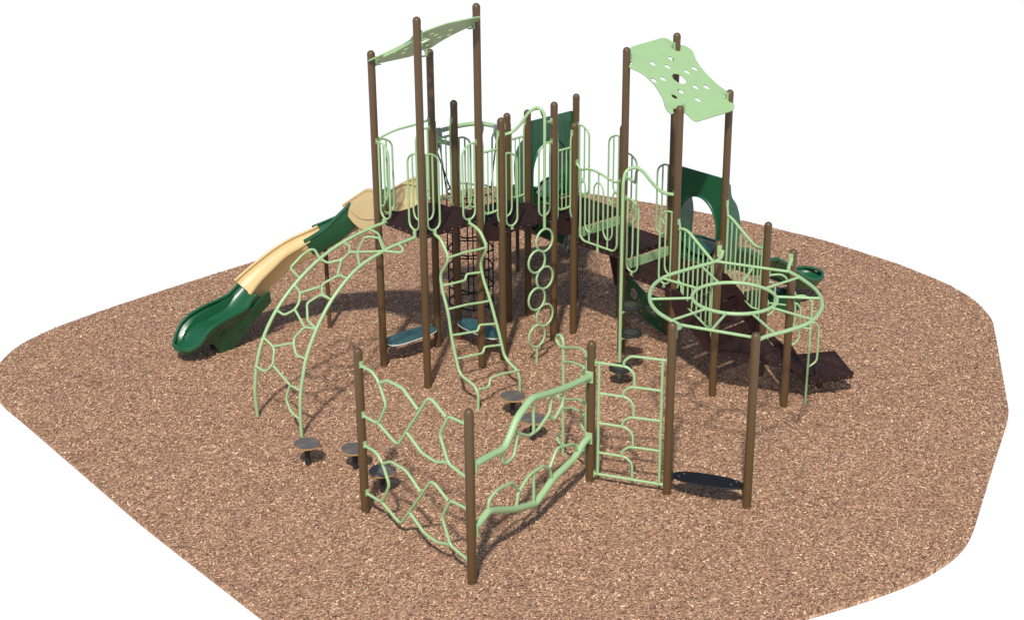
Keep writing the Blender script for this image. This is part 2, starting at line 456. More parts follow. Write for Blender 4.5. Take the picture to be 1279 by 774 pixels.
tdk = deck('transfer_deck', [(4.33, -6.04), (5.12, -6.42), (5.66, -5.62), (4.98, -5.22)], .40, 'lowest deck sticking out at the far right, close to the mulch', cat='deck')
obj('leg', lathe(bmesh.new(), (4.95, -5.86, 0), [(.05, -.03), (.05, .32)], 16), M_BROWN, tdk)

def stepbox(x0, x1, y0, y1, zt, zs, zb, label):
    """a transfer step between two decks: solid sides and a half-height tread"""
    t = thing('deck_step', label, 'step', ((x0 + x1) / 2, (y0 + y1) / 2, zb), 'steps between the decks')
    zm = (zt + zs) / 2
    bm = bmesh.new(); box(bm, ((x0 + x1) / 2, (y0 + y1) / 2, zm), (x1 - x0 - .14, abs(y1 - y0) - .05, .02)); obj('step_tread', bm, M_DECK, t, False)
    bm = bmesh.new()
    for y in (y0, y1):
        a = y - math.copysign(.012, y - (y0 + y1) / 2)
        poly = [(x0 + .01, zt - .02), (x1 - .01, zs + .04), (x1 - .01, zb - .02), (x0 + .01, zb + .10)]
        f = [bm.verts.new((p[0], a - .008, p[1])) for p in poly]; g = [bm.verts.new((p[0], a + .008, p[1])) for p in poly]
        bm.faces.new(f); bm.faces.new(g[::-1])
        for i in range(4): bm.faces.new((f[i], f[(i + 1) % 4], g[(i + 1) % 4], g[i]))
    obj('side_plate', bm, M_SKIRT, t, False)
    bm = bmesh.new()
    box(bm, (x0 + .035, (y0 + y1) / 2, (zt + zm) / 2), (.012, abs(y1 - y0) - .09, zt - zm - .03))
    box(bm, (x1 - .035, (y0 + y1) / 2, (zs + zm) / 2), (.012, abs(y1 - y0) - .09, zm - zs - .01))
    obj('step_riser', bm, M_SKIRT, t, False)
stepbox(S, 1.752, 0, -S, Z1, Z2, 2.28, 'brown step between the highest deck and the second deck')
stepbox(2.997, 3.5, 0, -S, Z2, Z3, 1.98, 'brown step between the second deck and the third deck')

def riser(x0, x1, y, z0, z1, label):
    t = bmesh.new(); box(t, ((x0 + x1) / 2, y, (z0 + z1) / 2), (x1 - x0, .014, z1 - z0), 0, .003)
    o = obj('riser_panel', t, M_GREEN, smooth=False); o['label'] = label; o['category'] = 'riser panel'; o['group'] = 'light green step risers'
    o2 = obj('rivet', T([[(x, y - .014, (z0 + z1) / 2), (x, y - .007, (z0 + z1) / 2)] for x in (x0 + .15, (x0 + x1) / 2, x1 - .15)], .012, 0), M_METAL, o)
riser(3.60, 4.66, -S - .035, Z4 + .004, 2.052, 'light green riser strip behind the wide barred railing')
riser(3.60, 4.66, -2.525, Z5 + .004, 1.782, 'light green riser strip below the right roof, right of the round step pole')

# stair from the fifth deck to the landing
st = thing('stair', 'dark brown perforated stair flight between two barred rails', 'stairs', (4.05, -4.28, .8))
dz = (Z5 - .80) / 3; ys = [-3.78, -4.24, -4.66, -4.80]
for i in range(2):
    zt = Z5 - dz * (i + 1)
    bm = bmesh.new(); box(bm, (4.04, (ys[i] + ys[i + 1]) / 2, zt), (1.16, .35, .025)); obj('tread', bm, M_DECK, st, False)
for i in range(3):
    zt = Z5 - dz * i
    bm = bmesh.new(); box(bm, (4.04, ys[i] - .006, zt - dz / 2), (1.16, .012, dz - .03)); obj('tread_riser', bm, M_RISER, st, False)
for x, A, B in ((3.44, 0, 0), (4.66, 0, 0)):
    bm = bmesh.new()
    poly = [(-3.74, Z5 + .03), (-3.92, Z5 + .03), (-4.76, 1.07), (-4.80, .72), (-4.66, .70), (-3.74, 1.32)]
    f = [bm.verts.new((x - .012, p[0], p[1])) for p in poly]; g = [bm.verts.new((x + .012, p[0], p[1])) for p in poly]
    bm.faces.new(f); bm.faces.new(g[::-1])
    for i in range(len(poly)): bm.faces.new((f[i], f[(i + 1) % 6], g[(i + 1) % 6], g[i]))
    obj('stringer', bm, M_SKIRT, st, False)
# step down from landing to transfer deck
t = thing('landing_step', 'dark step with solid sides between the landing and the lowest deck', 'step', (4.45, -5.55, .4))
u = Vector((.866, -.5))
D_, E_ = Vector(N['PD']), Vector(N['PE'])
bm = bmesh.new()
a0 = D_ + Vector((.08, -.0)); a1 = Vector((4.33, -6.04)); b0 = E_ + Vector((.03, -.12)); b1 = Vector((4.93, -5.24))
prism(bm, [tuple(a0.lerp(a1, .05)), tuple(a1), tuple(b1), tuple(b0.lerp(b1, .05))], .58, .60); obj('step_tread', bm, M_DECK, t, False)
bm = bmesh.new()
for p, q in ((a0, a1), (b0, b1)):
    n_ = Vector((-(q - p).y, (q - p).x)).normalized() * .01
    for (s0, s1) in ((p, q),):
        vs_ = []
        for z_p, z_q in ((.70, .30), (.86, .47)):
            vs_.append([bm.verts.new((*(s0 - n_), z_p)), bm.verts.new((*(s1 - n_), z_q)), bm.verts.new((*(s1 + n_), z_q)), bm.verts.new((*(s0 + n_), z_p))])
        lo, hi = vs_; bm.faces.new(lo[::-1]); bm.faces.new(hi)
        for i in range(4): bm.faces.new((lo[i], lo[(i + 1) % 4], hi[(i + 1) % 4], hi[i]))
obj('side_plate', bm, M_SKIRT, t, False)

# ------------------------------------------------------------------ loop barriers beside the openings
def bracket(bm, f, u, z, out=.0):
    """clamp plate on a post at plane coordinate (u,z)"""
    c = f((u, z)); d_ = (f((u + .1, z)) - c).normalized()
    g = bmesh.ops.create_cube(bm, size=1)
    mt = Matrix.Translation(c) @ Matrix.Rotation(math.atan2(d_.y, d_.x), 4, 'Z') @ Matrix.Diagonal((.02, .05, .10, 1))
    bmesh.ops.transform(bm, matrix=mt, verts=g['verts'])

def loop_barrier(A, B, zb, label, side=0, r=.0185):
    """tall U loop beside post A (side 0) or beside post B (side 1) of the opening A-B, bottom at zb"""
    f0 = PL(A, B)
    g = (lambda p: f0(p)) if side == 0 else (lambda p: f0((S - p[0], *p[1:])))
    t = thing('loop_barrier', label, 'safety railing', tuple(g((.1, zb))), 'light green loop railings beside the deck openings')
    obj('outer_loop', T([[g((.03, zb + 1.30)), g((.20, zb + 1.31)), g((.365, zb + 1.20))] + [g((.2325 + .1325 * math.cos(a_), zb + .105 - .135 * math.sin(a_))) for a_ in [math.pi * k_ / 12 for k_ in range(13)]] + [g((.10, zb + 1.305))]], r, .11), M_GREEN, t)
    obj('inner_loop', T([[g((.236, zb + 1.295)), g((.236, zb + .28)), g((.19, zb + .19)), g((.105, zb + .17))]], r * .9, .06), M_GREEN, t)
    bm = bmesh.new(); bracket(bm, g, .055, zb + 1.31); box(bm, tuple(g((.232, zb - .06))), (.05, .05, .08), 0, .01)
    obj('clamp', bm, M_GREEN, t, False)
    obj('stub', T([[g((.232, zb - .02)), g((.232, zb - .10))]], .022, 0), M_GREEN, t)
LB = [('P1', 'P2', 2.86, 0, 'loop railing beside the tan slide top, above the upper left end of the arch climber'),
      ('P1', 'P2', 2.86, 1, 'loop railing just left of the nearest left roof post, above the arch climber right rail'),
      ('P2', 'P3', 2.86, 0, 'loop railing just right of the nearest left roof post, above the wavy ladder left rail'),
      ('P2', 'P3', 2.86, 1, 'loop railing on the highest deck, above the right rail of the wavy ladder'),
      ('P1', 'P4', 2.86, 0, 'loop railing at the left side of the slide mouth, under the thin arch bar'),
      ('P1', 'P4', 2.86, 1, 'loop railing at the right side of the slide mouth, by the left roof back post'),
      ('P5', 'P7', 2.54, 0, 'loop railing left of the rope net entrance, behind the second deck'),
      ('P5', 'P7', 2.54, 1, 'loop railing right of the rope net entrance, behind the second deck'),
      ('P6', 'P9', 2.52, 0, 'loop railing left of the ring chain climber'),
      ('P6', 'P9', 2.52, 1, 'loop railing right of the ring chain climber, seen around its pole'),
      ('P10', 'Q', 2.24, 0, 'loop railing standing highest behind the left end of the wide barred railing'),
      ('P10', 'Q', 2.24, 1, 'loop railing behind the right end of the wide barred railing, left of the tall post'),
      ('Q', 'P13', 1.96, 0, 'loop railing behind the pole of round steps, at the back of the fourth deck'),
      ('Q', 'P13', 1.96, 1, 'loop railing left of the right roof back post, behind the fourth deck'),
      ('P12', 'P14', 1.67, 0, 'loop railing just right of the pole of round steps, on the near deck edge'),
      ('P12', 'P14', 1.67, 1, 'loop railing left of the right roof front post, on the near deck edge')]
for A, B, zb, sd, lb in LB: loop_barrier(A, B, zb, lb, sd)

def gap_barrier(A, B, zt, zb, label):
    f = PL(A, B); L_ = (Vector(N[B]) - Vector(N[A])).length
    t = thing('gap_railing', label, 'safety railing', tuple(f((L_ / 2, zb))), 'narrow barred railings beside the deck steps')
    u0, u1 = .095, L_ - .095
    bm = T([[f((u0 - .03, zt + .26)), f((u0, zt + .14)), f((u0, zb - .10)), f((u0 - .03, zb - .2))], [f((u1 + .03, zt + .26)), f((u1, zt + .14)), f((u1, zb - .10)), f((u1 + .03, zb - .2))]], .018, .06)
    obj('side_tube', bm, M_GREEN, t)
    obj('top_rail', T([[f((u0 - .0, zt)), f((u1, zt))]], .022, 0), M_GREEN, t)
    obj('bottom_rail', T([[f((u0, zb + .06)), f((u0 + .05, zb)), f((u1 - .1, zb)), f((u1, zb + .01))]], .021, .04), M_GREEN, t)
    for k in (1, 2):
        uu = u0 + (u1 - u0) * k / 3
        obj('bar', T([[f((uu, zt)), f((uu, zb))]], .013, 0), M_GREEN, t)
    bm = bmesh.new(); bracket(bm, f, .068, zt + .27); bracket(bm, f, L_ - .068, zt + .27); obj('clamp', bm, M_GREEN, t, False)
gap_barrier('P4', 'P5', 3.93, 2.80, 'narrow railing between the back posts left of the rope net')
gap_barrier('P3', 'P6', 3.95, 2.84, 'narrow railing right of the tall right post of the left roof')
gap_barrier('P7', 'P8', 3.57, 2.44, 'narrow railing left of the dark green slide panel')
gap_barrier('P9', 'P11', 3.62, 2.51, 'narrow railing right of the chain of green rings')

# thin arch over the slide mouth
f = PL('P1', 'P4')
t = thing('slide_arch_bar', 'thin curved bar arching above the tan slide mouth under the left roof', 'grab bar', tuple(f((.62, 2.86))))
obj('arch_tube', T([smooth_path([f(p) for p in ((.10, 4.18), (.205, 4.215), (.491, 4.262), (.888, 4.275), (1.19, 4.30))], 6)], .02, 0), M_GREEN, t)
bm = bmesh.new(); bracket(bm, f, .068, 4.17); bracket(bm, f, S - .068, 4.30); obj('clamp', bm, M_GREEN, t, False)

# wide barred railing P11-P12
f = PL('P11', 'P12', .0)
t = thing('barred_railing', 'wide light green railing with curved top rail and nested loops on the middle deck', 'safety railing', tuple(f((.62, 1.9))))
obj('frame', T([[f((.06, 3.33)), f((.17, 3.22)), f((.30, 3.275)), f((.45, 3.29)), f((.65, 3.27)), f((.9, 3.21)), f((1.04, 3.185)), f((1.16, 3.25))],
                [f((.165, 3.22)), f((.165, 1.98)), f((.25, 1.90)), f((1.02, 1.90)), f((1.10, 2.0)), f((1.10, 3.21))]], .0215, .07), M_GREEN, t)
obj('bar', T([[f((.395, 3.28)), f((.395, 1.90))]], .0165, 0), M_GREEN, t)
obj('bar', T([[f((.62, 3.27)), f((.62, 1.90))]], .0165, 0), M_GREEN, t)
obj('bar', T([[f((.86, 3.22)), f((.86, 1.90))]], .0165, 0), M_GREEN, t)
obj('inner_loop', T([[f((.165, 3.05)), f((.24, 3.07)), f((.285, 2.95)), f((.285, 2.18)), f((.395, 2.07)), f((.505, 2.18)), f((.505, 3.0)), f((.62, 3.12)), f((.745, 3.0)), f((.745, 2.18)), f((.86, 2.04)), f((.975, 2.16)), f((.975, 2.93)), f((1.03, 3.03)), f((1.10, 3.0))]], .0165, .10), M_GREEN, t)
obj('stub', T([[f((.62, 1.92)), f((.62, 1.78))]], .03, 0), M_GREEN, t)
bm = bmesh.new(); bracket(bm, f, .068, 3.34); bracket(bm, f, S - .068, 3.26); obj('clamp', bm, M_GREEN, t, False)

# ------------------------------------------------------------------ stair rails
def stair_rail(A, B, label, top, bot, u0, u1, bars, bracket0, bracket1):
    f = PL(A, B)
    t = thing('stair_rail', label, 'stair railing', tuple(f((.5, 1.0))), 'slanted barred stair rails')
    obj('top_rail', T([[f(p) for p in top]], .027, .10), M_GREEN, t)
    obj('bottom_rail', T([[f(p) for p in bot]], .021, .10), M_GREEN, t)
    import bisect
    def at(P, u):
        for p, q in zip(P, P[1:]):
            if p[0] <= u <= q[0] and q[0] > p[0]: return p[1] + (q[1] - p[1]) * (u - p[0]) / (q[0] - p[0])
        return P[-1][1] if u > P[-1][0] else P[0][1]
    for u_ in bars:
        obj('bar', T([[f((u_, at(top, u_))), f((u_, at(bot, u_)))]], .0155, 0), M_GREEN, t)
    bm = bmesh.new(); bracket(bm, f, .068, bracket0); bracket(bm, f, 1.09 - .068 + .0, bracket1); obj('clamp', bm, M_GREEN, t, False)
    return t, f
t, f = stair_rail('P14', 'PC', 'slanted stair rail on the near left side of the stair, behind the overhead wheel', [(.09, 2.72), (.19, 2.76), (.33, 2.745), (.98, 2.40), (1.10, 2.40)],
           [(.09, 1.80), (.19, 1.76), (.20, 1.60), (.30, 1.42), (.92, 1.19), (1.0, 1.18)], .1, 1.0, [.24, .36, .48, .60, .72, .84, .94], 2.85, 2.50)
obj('side_tube', T([[f((.09, 2.84)), f((.115, 2.72)), f((.115, 1.72)), f((.09, 1.66))], [f((1.02, 2.54)), f((.99, 2.42)), f((.99, 1.12)), f((1.03, 1.02))]], .0185, .06), M_GREEN, t)
t, f = stair_rail('P15', 'PE', 'slanted stair rail on the far right side of the stair, below the green slide arch', [(.09, 2.68), (.2, 2.65), (.72, 2.36), (.85, 2.32), (1.0, 2.34)],
           [(.09, 1.62), (.13, 1.52), (.72, 1.22), (.80, 1.18), (.99, 1.20)], .1, 1.0, [.21, .33, .45, .57, .69, .80, .90], 2.90, 2.56)
obj('side_tube', T([[f((.06, 2.90)), f((.085, 2.74)), f((.10, 2.66)), f((.10, 1.55))], [f((1.03, 2.56)), f((.985, 2.42)), f((.985, 1.1)), f((1.02, 1.0))]], .0205, .06), M_GREEN, t)

# ------------------------------------------------------------------ transfer hand rails
def handrail(A, zt, label, ub, uD, bar_z, has_left=True):
    base = Vector(N[A]); f = PL(tuple(base), tuple(base + Vector((.866, -.5))))
    t = thing('hand_rail', label, 'hand rail', tuple(f((ub, 0))), 'light green looped hand rails by the lowest deck')
    obj('grab_pole', T([[f((.06, zt)), f((ub - .13, zt)), f((ub, zt - .13)), f((ub, -.03 if A == 'PD' else .35))]], .02, .10), M_GREEN, t)
    obj('side_loop', T([[f((ub, bar_z + .07)), f((ub + .07, bar_z + .10)), f((ub + .15, bar_z)), f((ub + .155, .78)), f((ub + .03, .70)), f((ub, .70))]], .017, .07), M_GREEN, t)
    obj('inner_loop', T([[f((.06, zt - .13)), f((.12, zt - .13)), f((.19, zt - .22)), f((.19, 1.20)), f((.10, 1.13)), f((.05, 1.13))]], .017, .06), M_GREEN, t)
    obj('cross_bar', T([[f((.06, bar_z + .06)), f((ub, bar_z - .02))]], .016, 0), M_GREEN, t)
    bm = bmesh.new(); bracket(bm, f, .07, zt + .03); bracket(bm, f, .07, bar_z + .06); obj('clamp', bm, M_GREEN, t, False)
handrail('PD', 1.99, 'looped hand rail with a long pole reaching the mulch, right of the landing', .385, .5, 1.40)
handrail('PE', 1.87, 'looped hand rail behind the overhead wheel, at the far corner of the landing', .43, .5, 1.30)

# ------------------------------------------------------------------ roofs
def roof(y0, z0, slope, outline, holes, label, flip=1, lip=True, cx=0):
    zf = lambda x, y: z0 + (y - y0) * slope
    t = thing('roof_panel', label, 'roof panel', (cx, y0 - .6 * flip, zf(cx, y0 - .6)), 'light green perforated roofs')
    nrm = Vector((0, -slope, 1)).normalized()
    out = [(p.x, p.y) for p in fillet([(*p, 0) for p in outline + outline[:2]], .09)[3:-1]]
    bm = plate(outline_round(outline), holes, .022, lambda u, v, w_: Vector((u, v, zf(u, v))) + nrm * w_)
    obj('roof_sheet', bm, M_GREEN, t, False)
    return t, zf
def outline_round(P, rad=.10):
    P = [Vector((*p, 0)) for p in P]; n = len(P); out = []
    for i in range(n):
        a, b, c = P[i - 1], P[i], P[(i + 1) % n]
        u_, v_ = a - b, c - b; ang = u_.angle(v_)
        r = min(rad, u_.length * .45, v_.length * .45)
        if ang > 2.6: r *= .9
        p0 = b + u_.normalized() * r; p2 = b + v_.normalized() * r
        for k in range(5):
            tt = k / 4; q = p0 * (1 - tt) ** 2 + b * 2 * tt * (1 - tt) + p2 * tt * tt; out.append((q.x, q.y))
    return out
RO = [(3.43, -2.60), (3.57, -2.585), (3.60, -2.44), (3.83, -2.235), (4.76, -2.19), (4.85, -2.42), (4.99, -2.45), (5.04, -2.60), (4.90, -2.80), (4.82, -3.05), (4.80, -3.35), (4.86, -3.62),
      (4.68, -3.62), (4.655, -3.78), (4.74, -3.84), (4.62, -3.95), (4.52, -3.965), (3.60, -3.985), (3.60, -3.80), (3.585, -3.65), (3.42, -3.63), (3.36, -3.73), (3.29, -3.70), (3.31, -3.58), (3.46, -3.38), (3.57, -3.08), (3.565, -2.82), (3.44, -2.66)]
HO = [(3.957, -2.669), (4.426, -2.656), (4.189, -2.798), (4.469, -2.996), (4.69, -2.967), (3.636, -3.005), (3.848, -3.017), (4.317, -3.333), (4.535, -3.387), (3.938, -3.344), (3.706, -3.413), (4.103, -3.584)]
holesR = [circle2(x, y, .055) for x, y in HO] + [circle2(4.164, -3.094, .125, n=28)]
def rclamps(t, keys, zs, cx, cy):
    bm = bmesh.new(); bm2 = bmesh.new()
    for kx, z in zip(keys, zs):
        x, y = N[kx]; dx = .09 * (1 if x < cx else -1)
        box(bm, (x + dx * .85, y, z), (.02, .06, .16)); box(bm, (x + dx * 1.3, y, z - .07), (.12, .07, .014))
        tube(bm2, [(x + dx, y, z + .03), (x + dx * 1.35, y, z + .03)], .016, 0)
    obj('roof_clamp', bm, M_GREEN, t, False); obj('bolt', bm2, M_METAL, t)
t, zf = roof(-2.49, 5.385, .526, RO, holesR, 'pale green roof sheet with round holes seen from above, on the right tower', cx=4.12)
rclamps(t, ('P12', 'P13', 'P14', 'P15'), (5.42, 5.44, 4.79, 4.79), 4.12, -3.1)
mx_ = lambda x: .62 + (x - 4.165) * .82
mir = lambda P: [(mx_(x), -S - (y + 2.49)) for x, y in P]
SL = -.53
mirh = [[(mx_(x), -S - (y + 2.49)) for x, y in h] for h in holesR]
t, zf2 = roof(0, 5.53, SL, mir(RO)[::-1], mirh, 'green roof sheet seen from its shaded underside, on the left tower', cx=.62)
rclamps(t, ('P1', 'P2', 'P3', 'P4'), (5.52, 6.15, 6.17, 5.50), .62, -.6)
# turned-down lips along the two concave edges of each roof
def lips(t, zfun, curve, dy):
    bm = bmesh.new(); P = [Vector((x, y, zfun(x, y))) for x, y in curve]; P = smooth_path(P, 4)
    a = [bm.verts.new(p + Vector((0, 0, -.055))) for p in P]; b = [bm.verts.new(p + Vector((0, 0, .012))) for p in P]
    dd = Vector((dy, 0, 0)); c = [bm.verts.new(p + Vector((0, 0, .012)) + dd) for p in P]; e = [bm.verts.new(p + Vector((0, 0, -.055)) + dd) for p in P]
    for i in range(len(P) - 1):
        for q, r_ in ((a, b), (b, c), (c, e), (e, a)): bm.faces.new((q[i], q[i + 1], r_[i + 1], r_[i]))
    obj('roof_lip', bm, M_GREEN, t)
lc = [(3.43, -3.42), (3.555, -3.10), (3.56, -2.80), (3.47, -2.62)]
lips(t, zf2, [(mx_(x), -S - (y + 2.49)) for x, y in lc], .012)

# ------------------------------------------------------------------ balance boards
def board(A, B, z, u0, u1, wd, shape, mat_top, mat_edge, label, group='balance boards between posts'):
    f = PL(A, B); t = thing('balance_board', label, 'balance board', tuple(f(((u0 + u1) / 2, 0))), group)
    n = 40; out = []
    L_ = (u1 - u0) / 2; c = (u0 + u1) / 2
    for i in range(n):
        a = 2 * math.pi * i / n; e = shape
        ca, sa = math.cos(a), math.sin(a)
        out.append((c + L_ * math.copysign(abs(ca) ** e, ca), wd / 2 * math.copysign(abs(sa) ** e, sa)))
    g = lambda u_, v_, w_: f((u_, z + w_, v_))
    obj('board_top', plate(out, [], .02, lambda a, b, c_: g(a, b, c_ + .01)), mat_top, t, False)
    obj('board_base', plate([(c + (p[0] - c) * 1.006, p[1] * 1.02) for p in out], [], .022, lambda a, b, c_: g(a, b, c_ - .0115)), mat_edge, t, False)
    bm = bmesh.new()
    for uu in (u0 + .13, u1 - .13):
        for s in (-1, 1): tube(bm, [g(uu + .03 * s, .05 * s, .018), g(uu + .03 * s, .05 * s, .026)], .012, 0)
    obj('bolt', bm, M_METAL, t)
    bm = bmesh.new()
    for uu, s in ((u0 - .015, 1), (u1 + .015, -1)):
        tube(bm, [g(uu, 0, -.10), g(uu, 0, .06)], .02, 0); tube(bm, [g(uu - .02 * s, 0, -.05), g(uu + .2 * s, 0, -.04)], .022, 0)
    obj('board_hanger', bm, M_BLACK, t)
board('P1', 'P4', .40, .085, 1.16, .41, .62, M_TEAL, M_PALE, 'low teal board with pale edge at the left, between the posts of the left roof')
board('P5', 'P6', .40, .085, 1.16, .41, .62, M_TEAL, M_PALE, 'low teal board with pale edge behind the wavy ladder')
board('PA', 'PB', .335, .085, 1.14, .34, .9, M_BLKWOOD, M_BLACK, 'low black pointed oval board in front, under the overhead wheel')

# ------------------------------------------------------------------ stepping pods
for x, y, h, lb in ((-3.185, -2.186, .38, 'round stepping pod at the foot of the arch climber, leftmost of all'),
                    (-2.72, -2.80, .36, 'round stepping pod half hidden behind the far left post of the zigzag wall'),
                    (-2.857, -3.683, .37, 'round stepping pod seen through the zigzag bar wall, bluish in the light'),
                    (.35, -3.06, .36, 'round stepping pod at the foot of the wavy ladder'),
                    (-.03, -3.96, .40, 'round stepping pod behind the upper thick bent pipe')):
    t = thing('stepping_pod', lb, 'stepping pod', (x, y, 0), 'round stepping pods on black stems')
    obj('stem', lathe(bmesh.new(), (x, y, 0), [(.043, -.03), (.043, h - .03)], 16), M_BLACK, t)
    tp = obj('pod_top', lathe(bmesh.new(), (x, y, 0), [(.206, h - .008), (.208, h - .004), (.204, h)], 36), M_LOG, t)
    obj('pod_edge', lathe(bmesh.new(), (x, y, 0), [(.195, h - .032), (.21, h - .026), (.21, h - .010), (.206, h - .009)], 36), M_TANEDGE, t)
    obj('pod_flange', lathe(bmesh.new(), (x, y, 0), [(.05, h - .05), (.12, h - .034)], 20), M_BLACK, t)

# ------------------------------------------------------------------ arch climber
RL = [[-2.82, -.205, -.03], [-2.832, -.204, .30], [-2.826, -.204, .55], [-2.745, -.204, .99], [-2.582, -.203, 1.39], [-2.30, -.203, 1.785], [-1.90, -.202, 2.14], [-1.389, -.202, 2.445], [-.886, -.201, 2.62], [-.331, -.201, 2.725], [-.03, -.20, 2.75]]
RRr = [[-2.71, -1.33, -.03], [-2.70, -1.31, .33], [-2.655, -1.285, .70], [-2.575, -1.27, 1.02], [-2.45, -1.246, 1.36], [-2.21, -1.215, 1.745], [-1.90, -1.19, 2.11], [-1.516, -1.162, 2.405], [-1.20, -1.13, 2.55], [-.82, -1.105, 2.64], [-.55, -1.08, 2.68], [-.03, -1.05, 2.71]]
WEB = {'a': [(-2.80, -0.207, 0.925), (-2.741, -0.424, 0.87), (-2.681, -0.564, 1.015), (-2.598, -0.512, 1.235), (-2.582, -0.448, 1.293), (-2.59, -0.205, 1.37)],
'b': [(-2.585, -0.452, 1.286), (-2.446, -0.871, 1.44)], 'c': [(-2.68, -0.587, 1.008), (-2.655, -1.002, 0.801)],
'd': [(-2.63, -1.265, 0.779), (-2.655, -1.002, 0.801), (-2.709, -0.932, 0.552), (-2.715, -1.062, 0.36), (-2.70, -1.30, 0.301)],
'e': [(-2.48, -1.25, 1.29), (-2.51, -1.007, 1.297), (-2.446, -0.871, 1.44), (-2.406, -0.837, 1.514), (-2.276, -0.96, 1.703), (-2.22, -1.215, 1.73)],
'f': [(-2.276, -0.96, 1.703), (-2.183, -0.567, 1.862)],
'g': [(-2.31, -0.204, 1.785), (-2.304, -0.427, 1.755), (-2.183, -0.567, 1.862), (-2.074, -0.552, 1.964), (-1.966, -0.425, 2.067), (-1.92, -0.205, 2.12)],
'h': [(-1.972, -0.434, 2.062), (-1.774, -0.741, 2.207)],
'i': [(-2.22, -1.215, 1.731), (-2.206, -0.951, 1.796), (-2.042, -0.718, 1.984), (-1.874, -0.876, 2.133), (-1.87, -1.19, 2.13)],
'j': [(-1.877, -1.190, 2.126), (-1.854, -0.892, 2.148), (-1.736, -0.731, 2.235), (-1.515, -0.924, 2.396), (-1.523, -1.165, 2.40)],
'k': [(-1.80, -0.203, 2.20), (-1.712, 0.215, 2.249), (-1.472, 0.206, 2.416), (-1.293, 0.199, 2.483), (-1.266, 0.115, 2.493), (-1.385, -0.202, 2.45)],
'l': [(-1.385, -0.202, 2.45), (-1.417, -0.468, 2.451), (-1.255, -0.659, 2.523), (-1.044, -0.577, 2.574), (-0.919, -0.422, 2.601), (-0.874, -0.203, 2.62)],
'm': [(-1.278, -0.664, 2.517), (-1.53, -0.888, 2.386)], 'n': [(-1.036, -0.581, 2.576), (-0.814, -0.992, 2.641), (-.74, -1.09, 2.66)],
'o': [(-1.249, -1.135, 2.542), (-0.978, -0.705, 2.595), (-0.585, -0.372, 2.665), (-0.514, -0.402, 2.677), (-0.437, -0.598, 2.686), (-.72, -1.09, 2.66)],
'p': [(-0.347, -0.205, 2.72), (-0.34, -0.452, 2.702), (-0.688, -1.09, 2.661)], 'q': [(-.74, -1.09, 2.66), (-.50, -1.28, 2.62), (-.43, -1.25, 2.66), (-.40, -1.07, 2.69)]}
t = thing('arch_climber', 'light green arched climber with hexagon rungs curving down to the mulch at the left', 'climber', (-2.8, -.75, 0))
for rr in (RL, RRr):
    rl = obj('rail', T([smooth_path(rr, 6)], .030, 0), M_GREEN, t)
for k_, p in WEB.items(): obj('rung', T([p], .021, .06), M_GREEN, t)
obj('stub', T([[(-.03, -.2, 2.72), (-.02, -.2, 2.83)], [(-.03, -1.05, 2.68), (-.02, -1.05, 2.83)]], .03, 0), M_GREEN, t)

# ------------------------------------------------------------------ wavy ladder
# traced rail outlines; rails flare a little towards the feet
LL = [(.018, 2.75), (.143, 2.72), (.246, 2.62), (.375, 2.46), (.345, 2.33), (.175, 2.10), (.225, 1.87), (.417, 1.47), (.525, 1.05), (.73, .545), (.82, .46), (1.14, .40), (1.26, .28), (1.26, -.03)]
LR = [(.018, 2.77), (.150, 2.75), (.296, 2.69), (.43, 2.50), (.425, 2.38), (.262, 2.14), (.31, 1.87), (.50, 1.47), (.70, .92), (.81, .55), (.92, .46), (1.14, .37), (1.2, .25), (1.2, -.03)]
def lad(pts, x0, x1):
    zmax = pts[0][1]
    return [Vector((x0 + (x1 - x0) * (1 - max(z, 0) / zmax), -S - q, z)) for q, z in pts]
LLp, LRp = lad(LL, .24, .06), lad(LR, 1.0, 1.07)
t = thing('wavy_ladder', 'light green ladder with kinked rails and stepped rungs leaning on the highest deck', 'ladder', (.6, -2.4, 0))
obj('rail', T([LLp], .027, .12), M_GREEN, t); obj('rail', T([LRp], .027, .12), M_GREEN, t)
def on(P, z):
    for a, b in zip(P, P[1:]):
        if a.z >= z >= b.z and a.z > b.z: return a.lerp(b, (a.z - z) / (a.z - b.z))
    return P[-1].copy()
for zl, zr, kink in ((2.44, 2.44, 0), (1.90, 1.95, 1), (1.53, 1.48, 0), (1.10, 1.09, 1), (.72, .73, 1), (.33, .33, 1)):
    a = on(LLp, zl); b = on(LRp, zr); m1 = a.lerp(b, .56); m2 = a.lerp(b, .64)
    if zl < .5: m1 = a.lerp(b, .28); m2 = a.lerp(b, .36)
    if kink:
        p = [a, a.lerp(b, .2) + Vector((0, -.02, -.01)), m1 + Vector((0, -.02, -.035)), m2 + Vector((0, .02, .05)), b]
        if zl < .5: p = [a, m1 + Vector((0, -.01, -.02)), m2 + Vector((0, .03, .10)), a.lerp(b, .6) + Vector((0, .02, .10)), b + Vector((0, 0, .04))]
    else: p = [a, a.lerp(b, .45) + Vector((0, -.01, .02)), a.lerp(b, .8) + Vector((0, 0, 0)), b]
    obj('rung', T([p], .0215, .035), M_GREEN, t)
obj('stub', T([[LLp[0], LLp[0] + Vector((0, 0, .09))], [LRp[0], LRp[0] + Vector((0, 0, .09))]], .028, 0), M_GREEN, t)

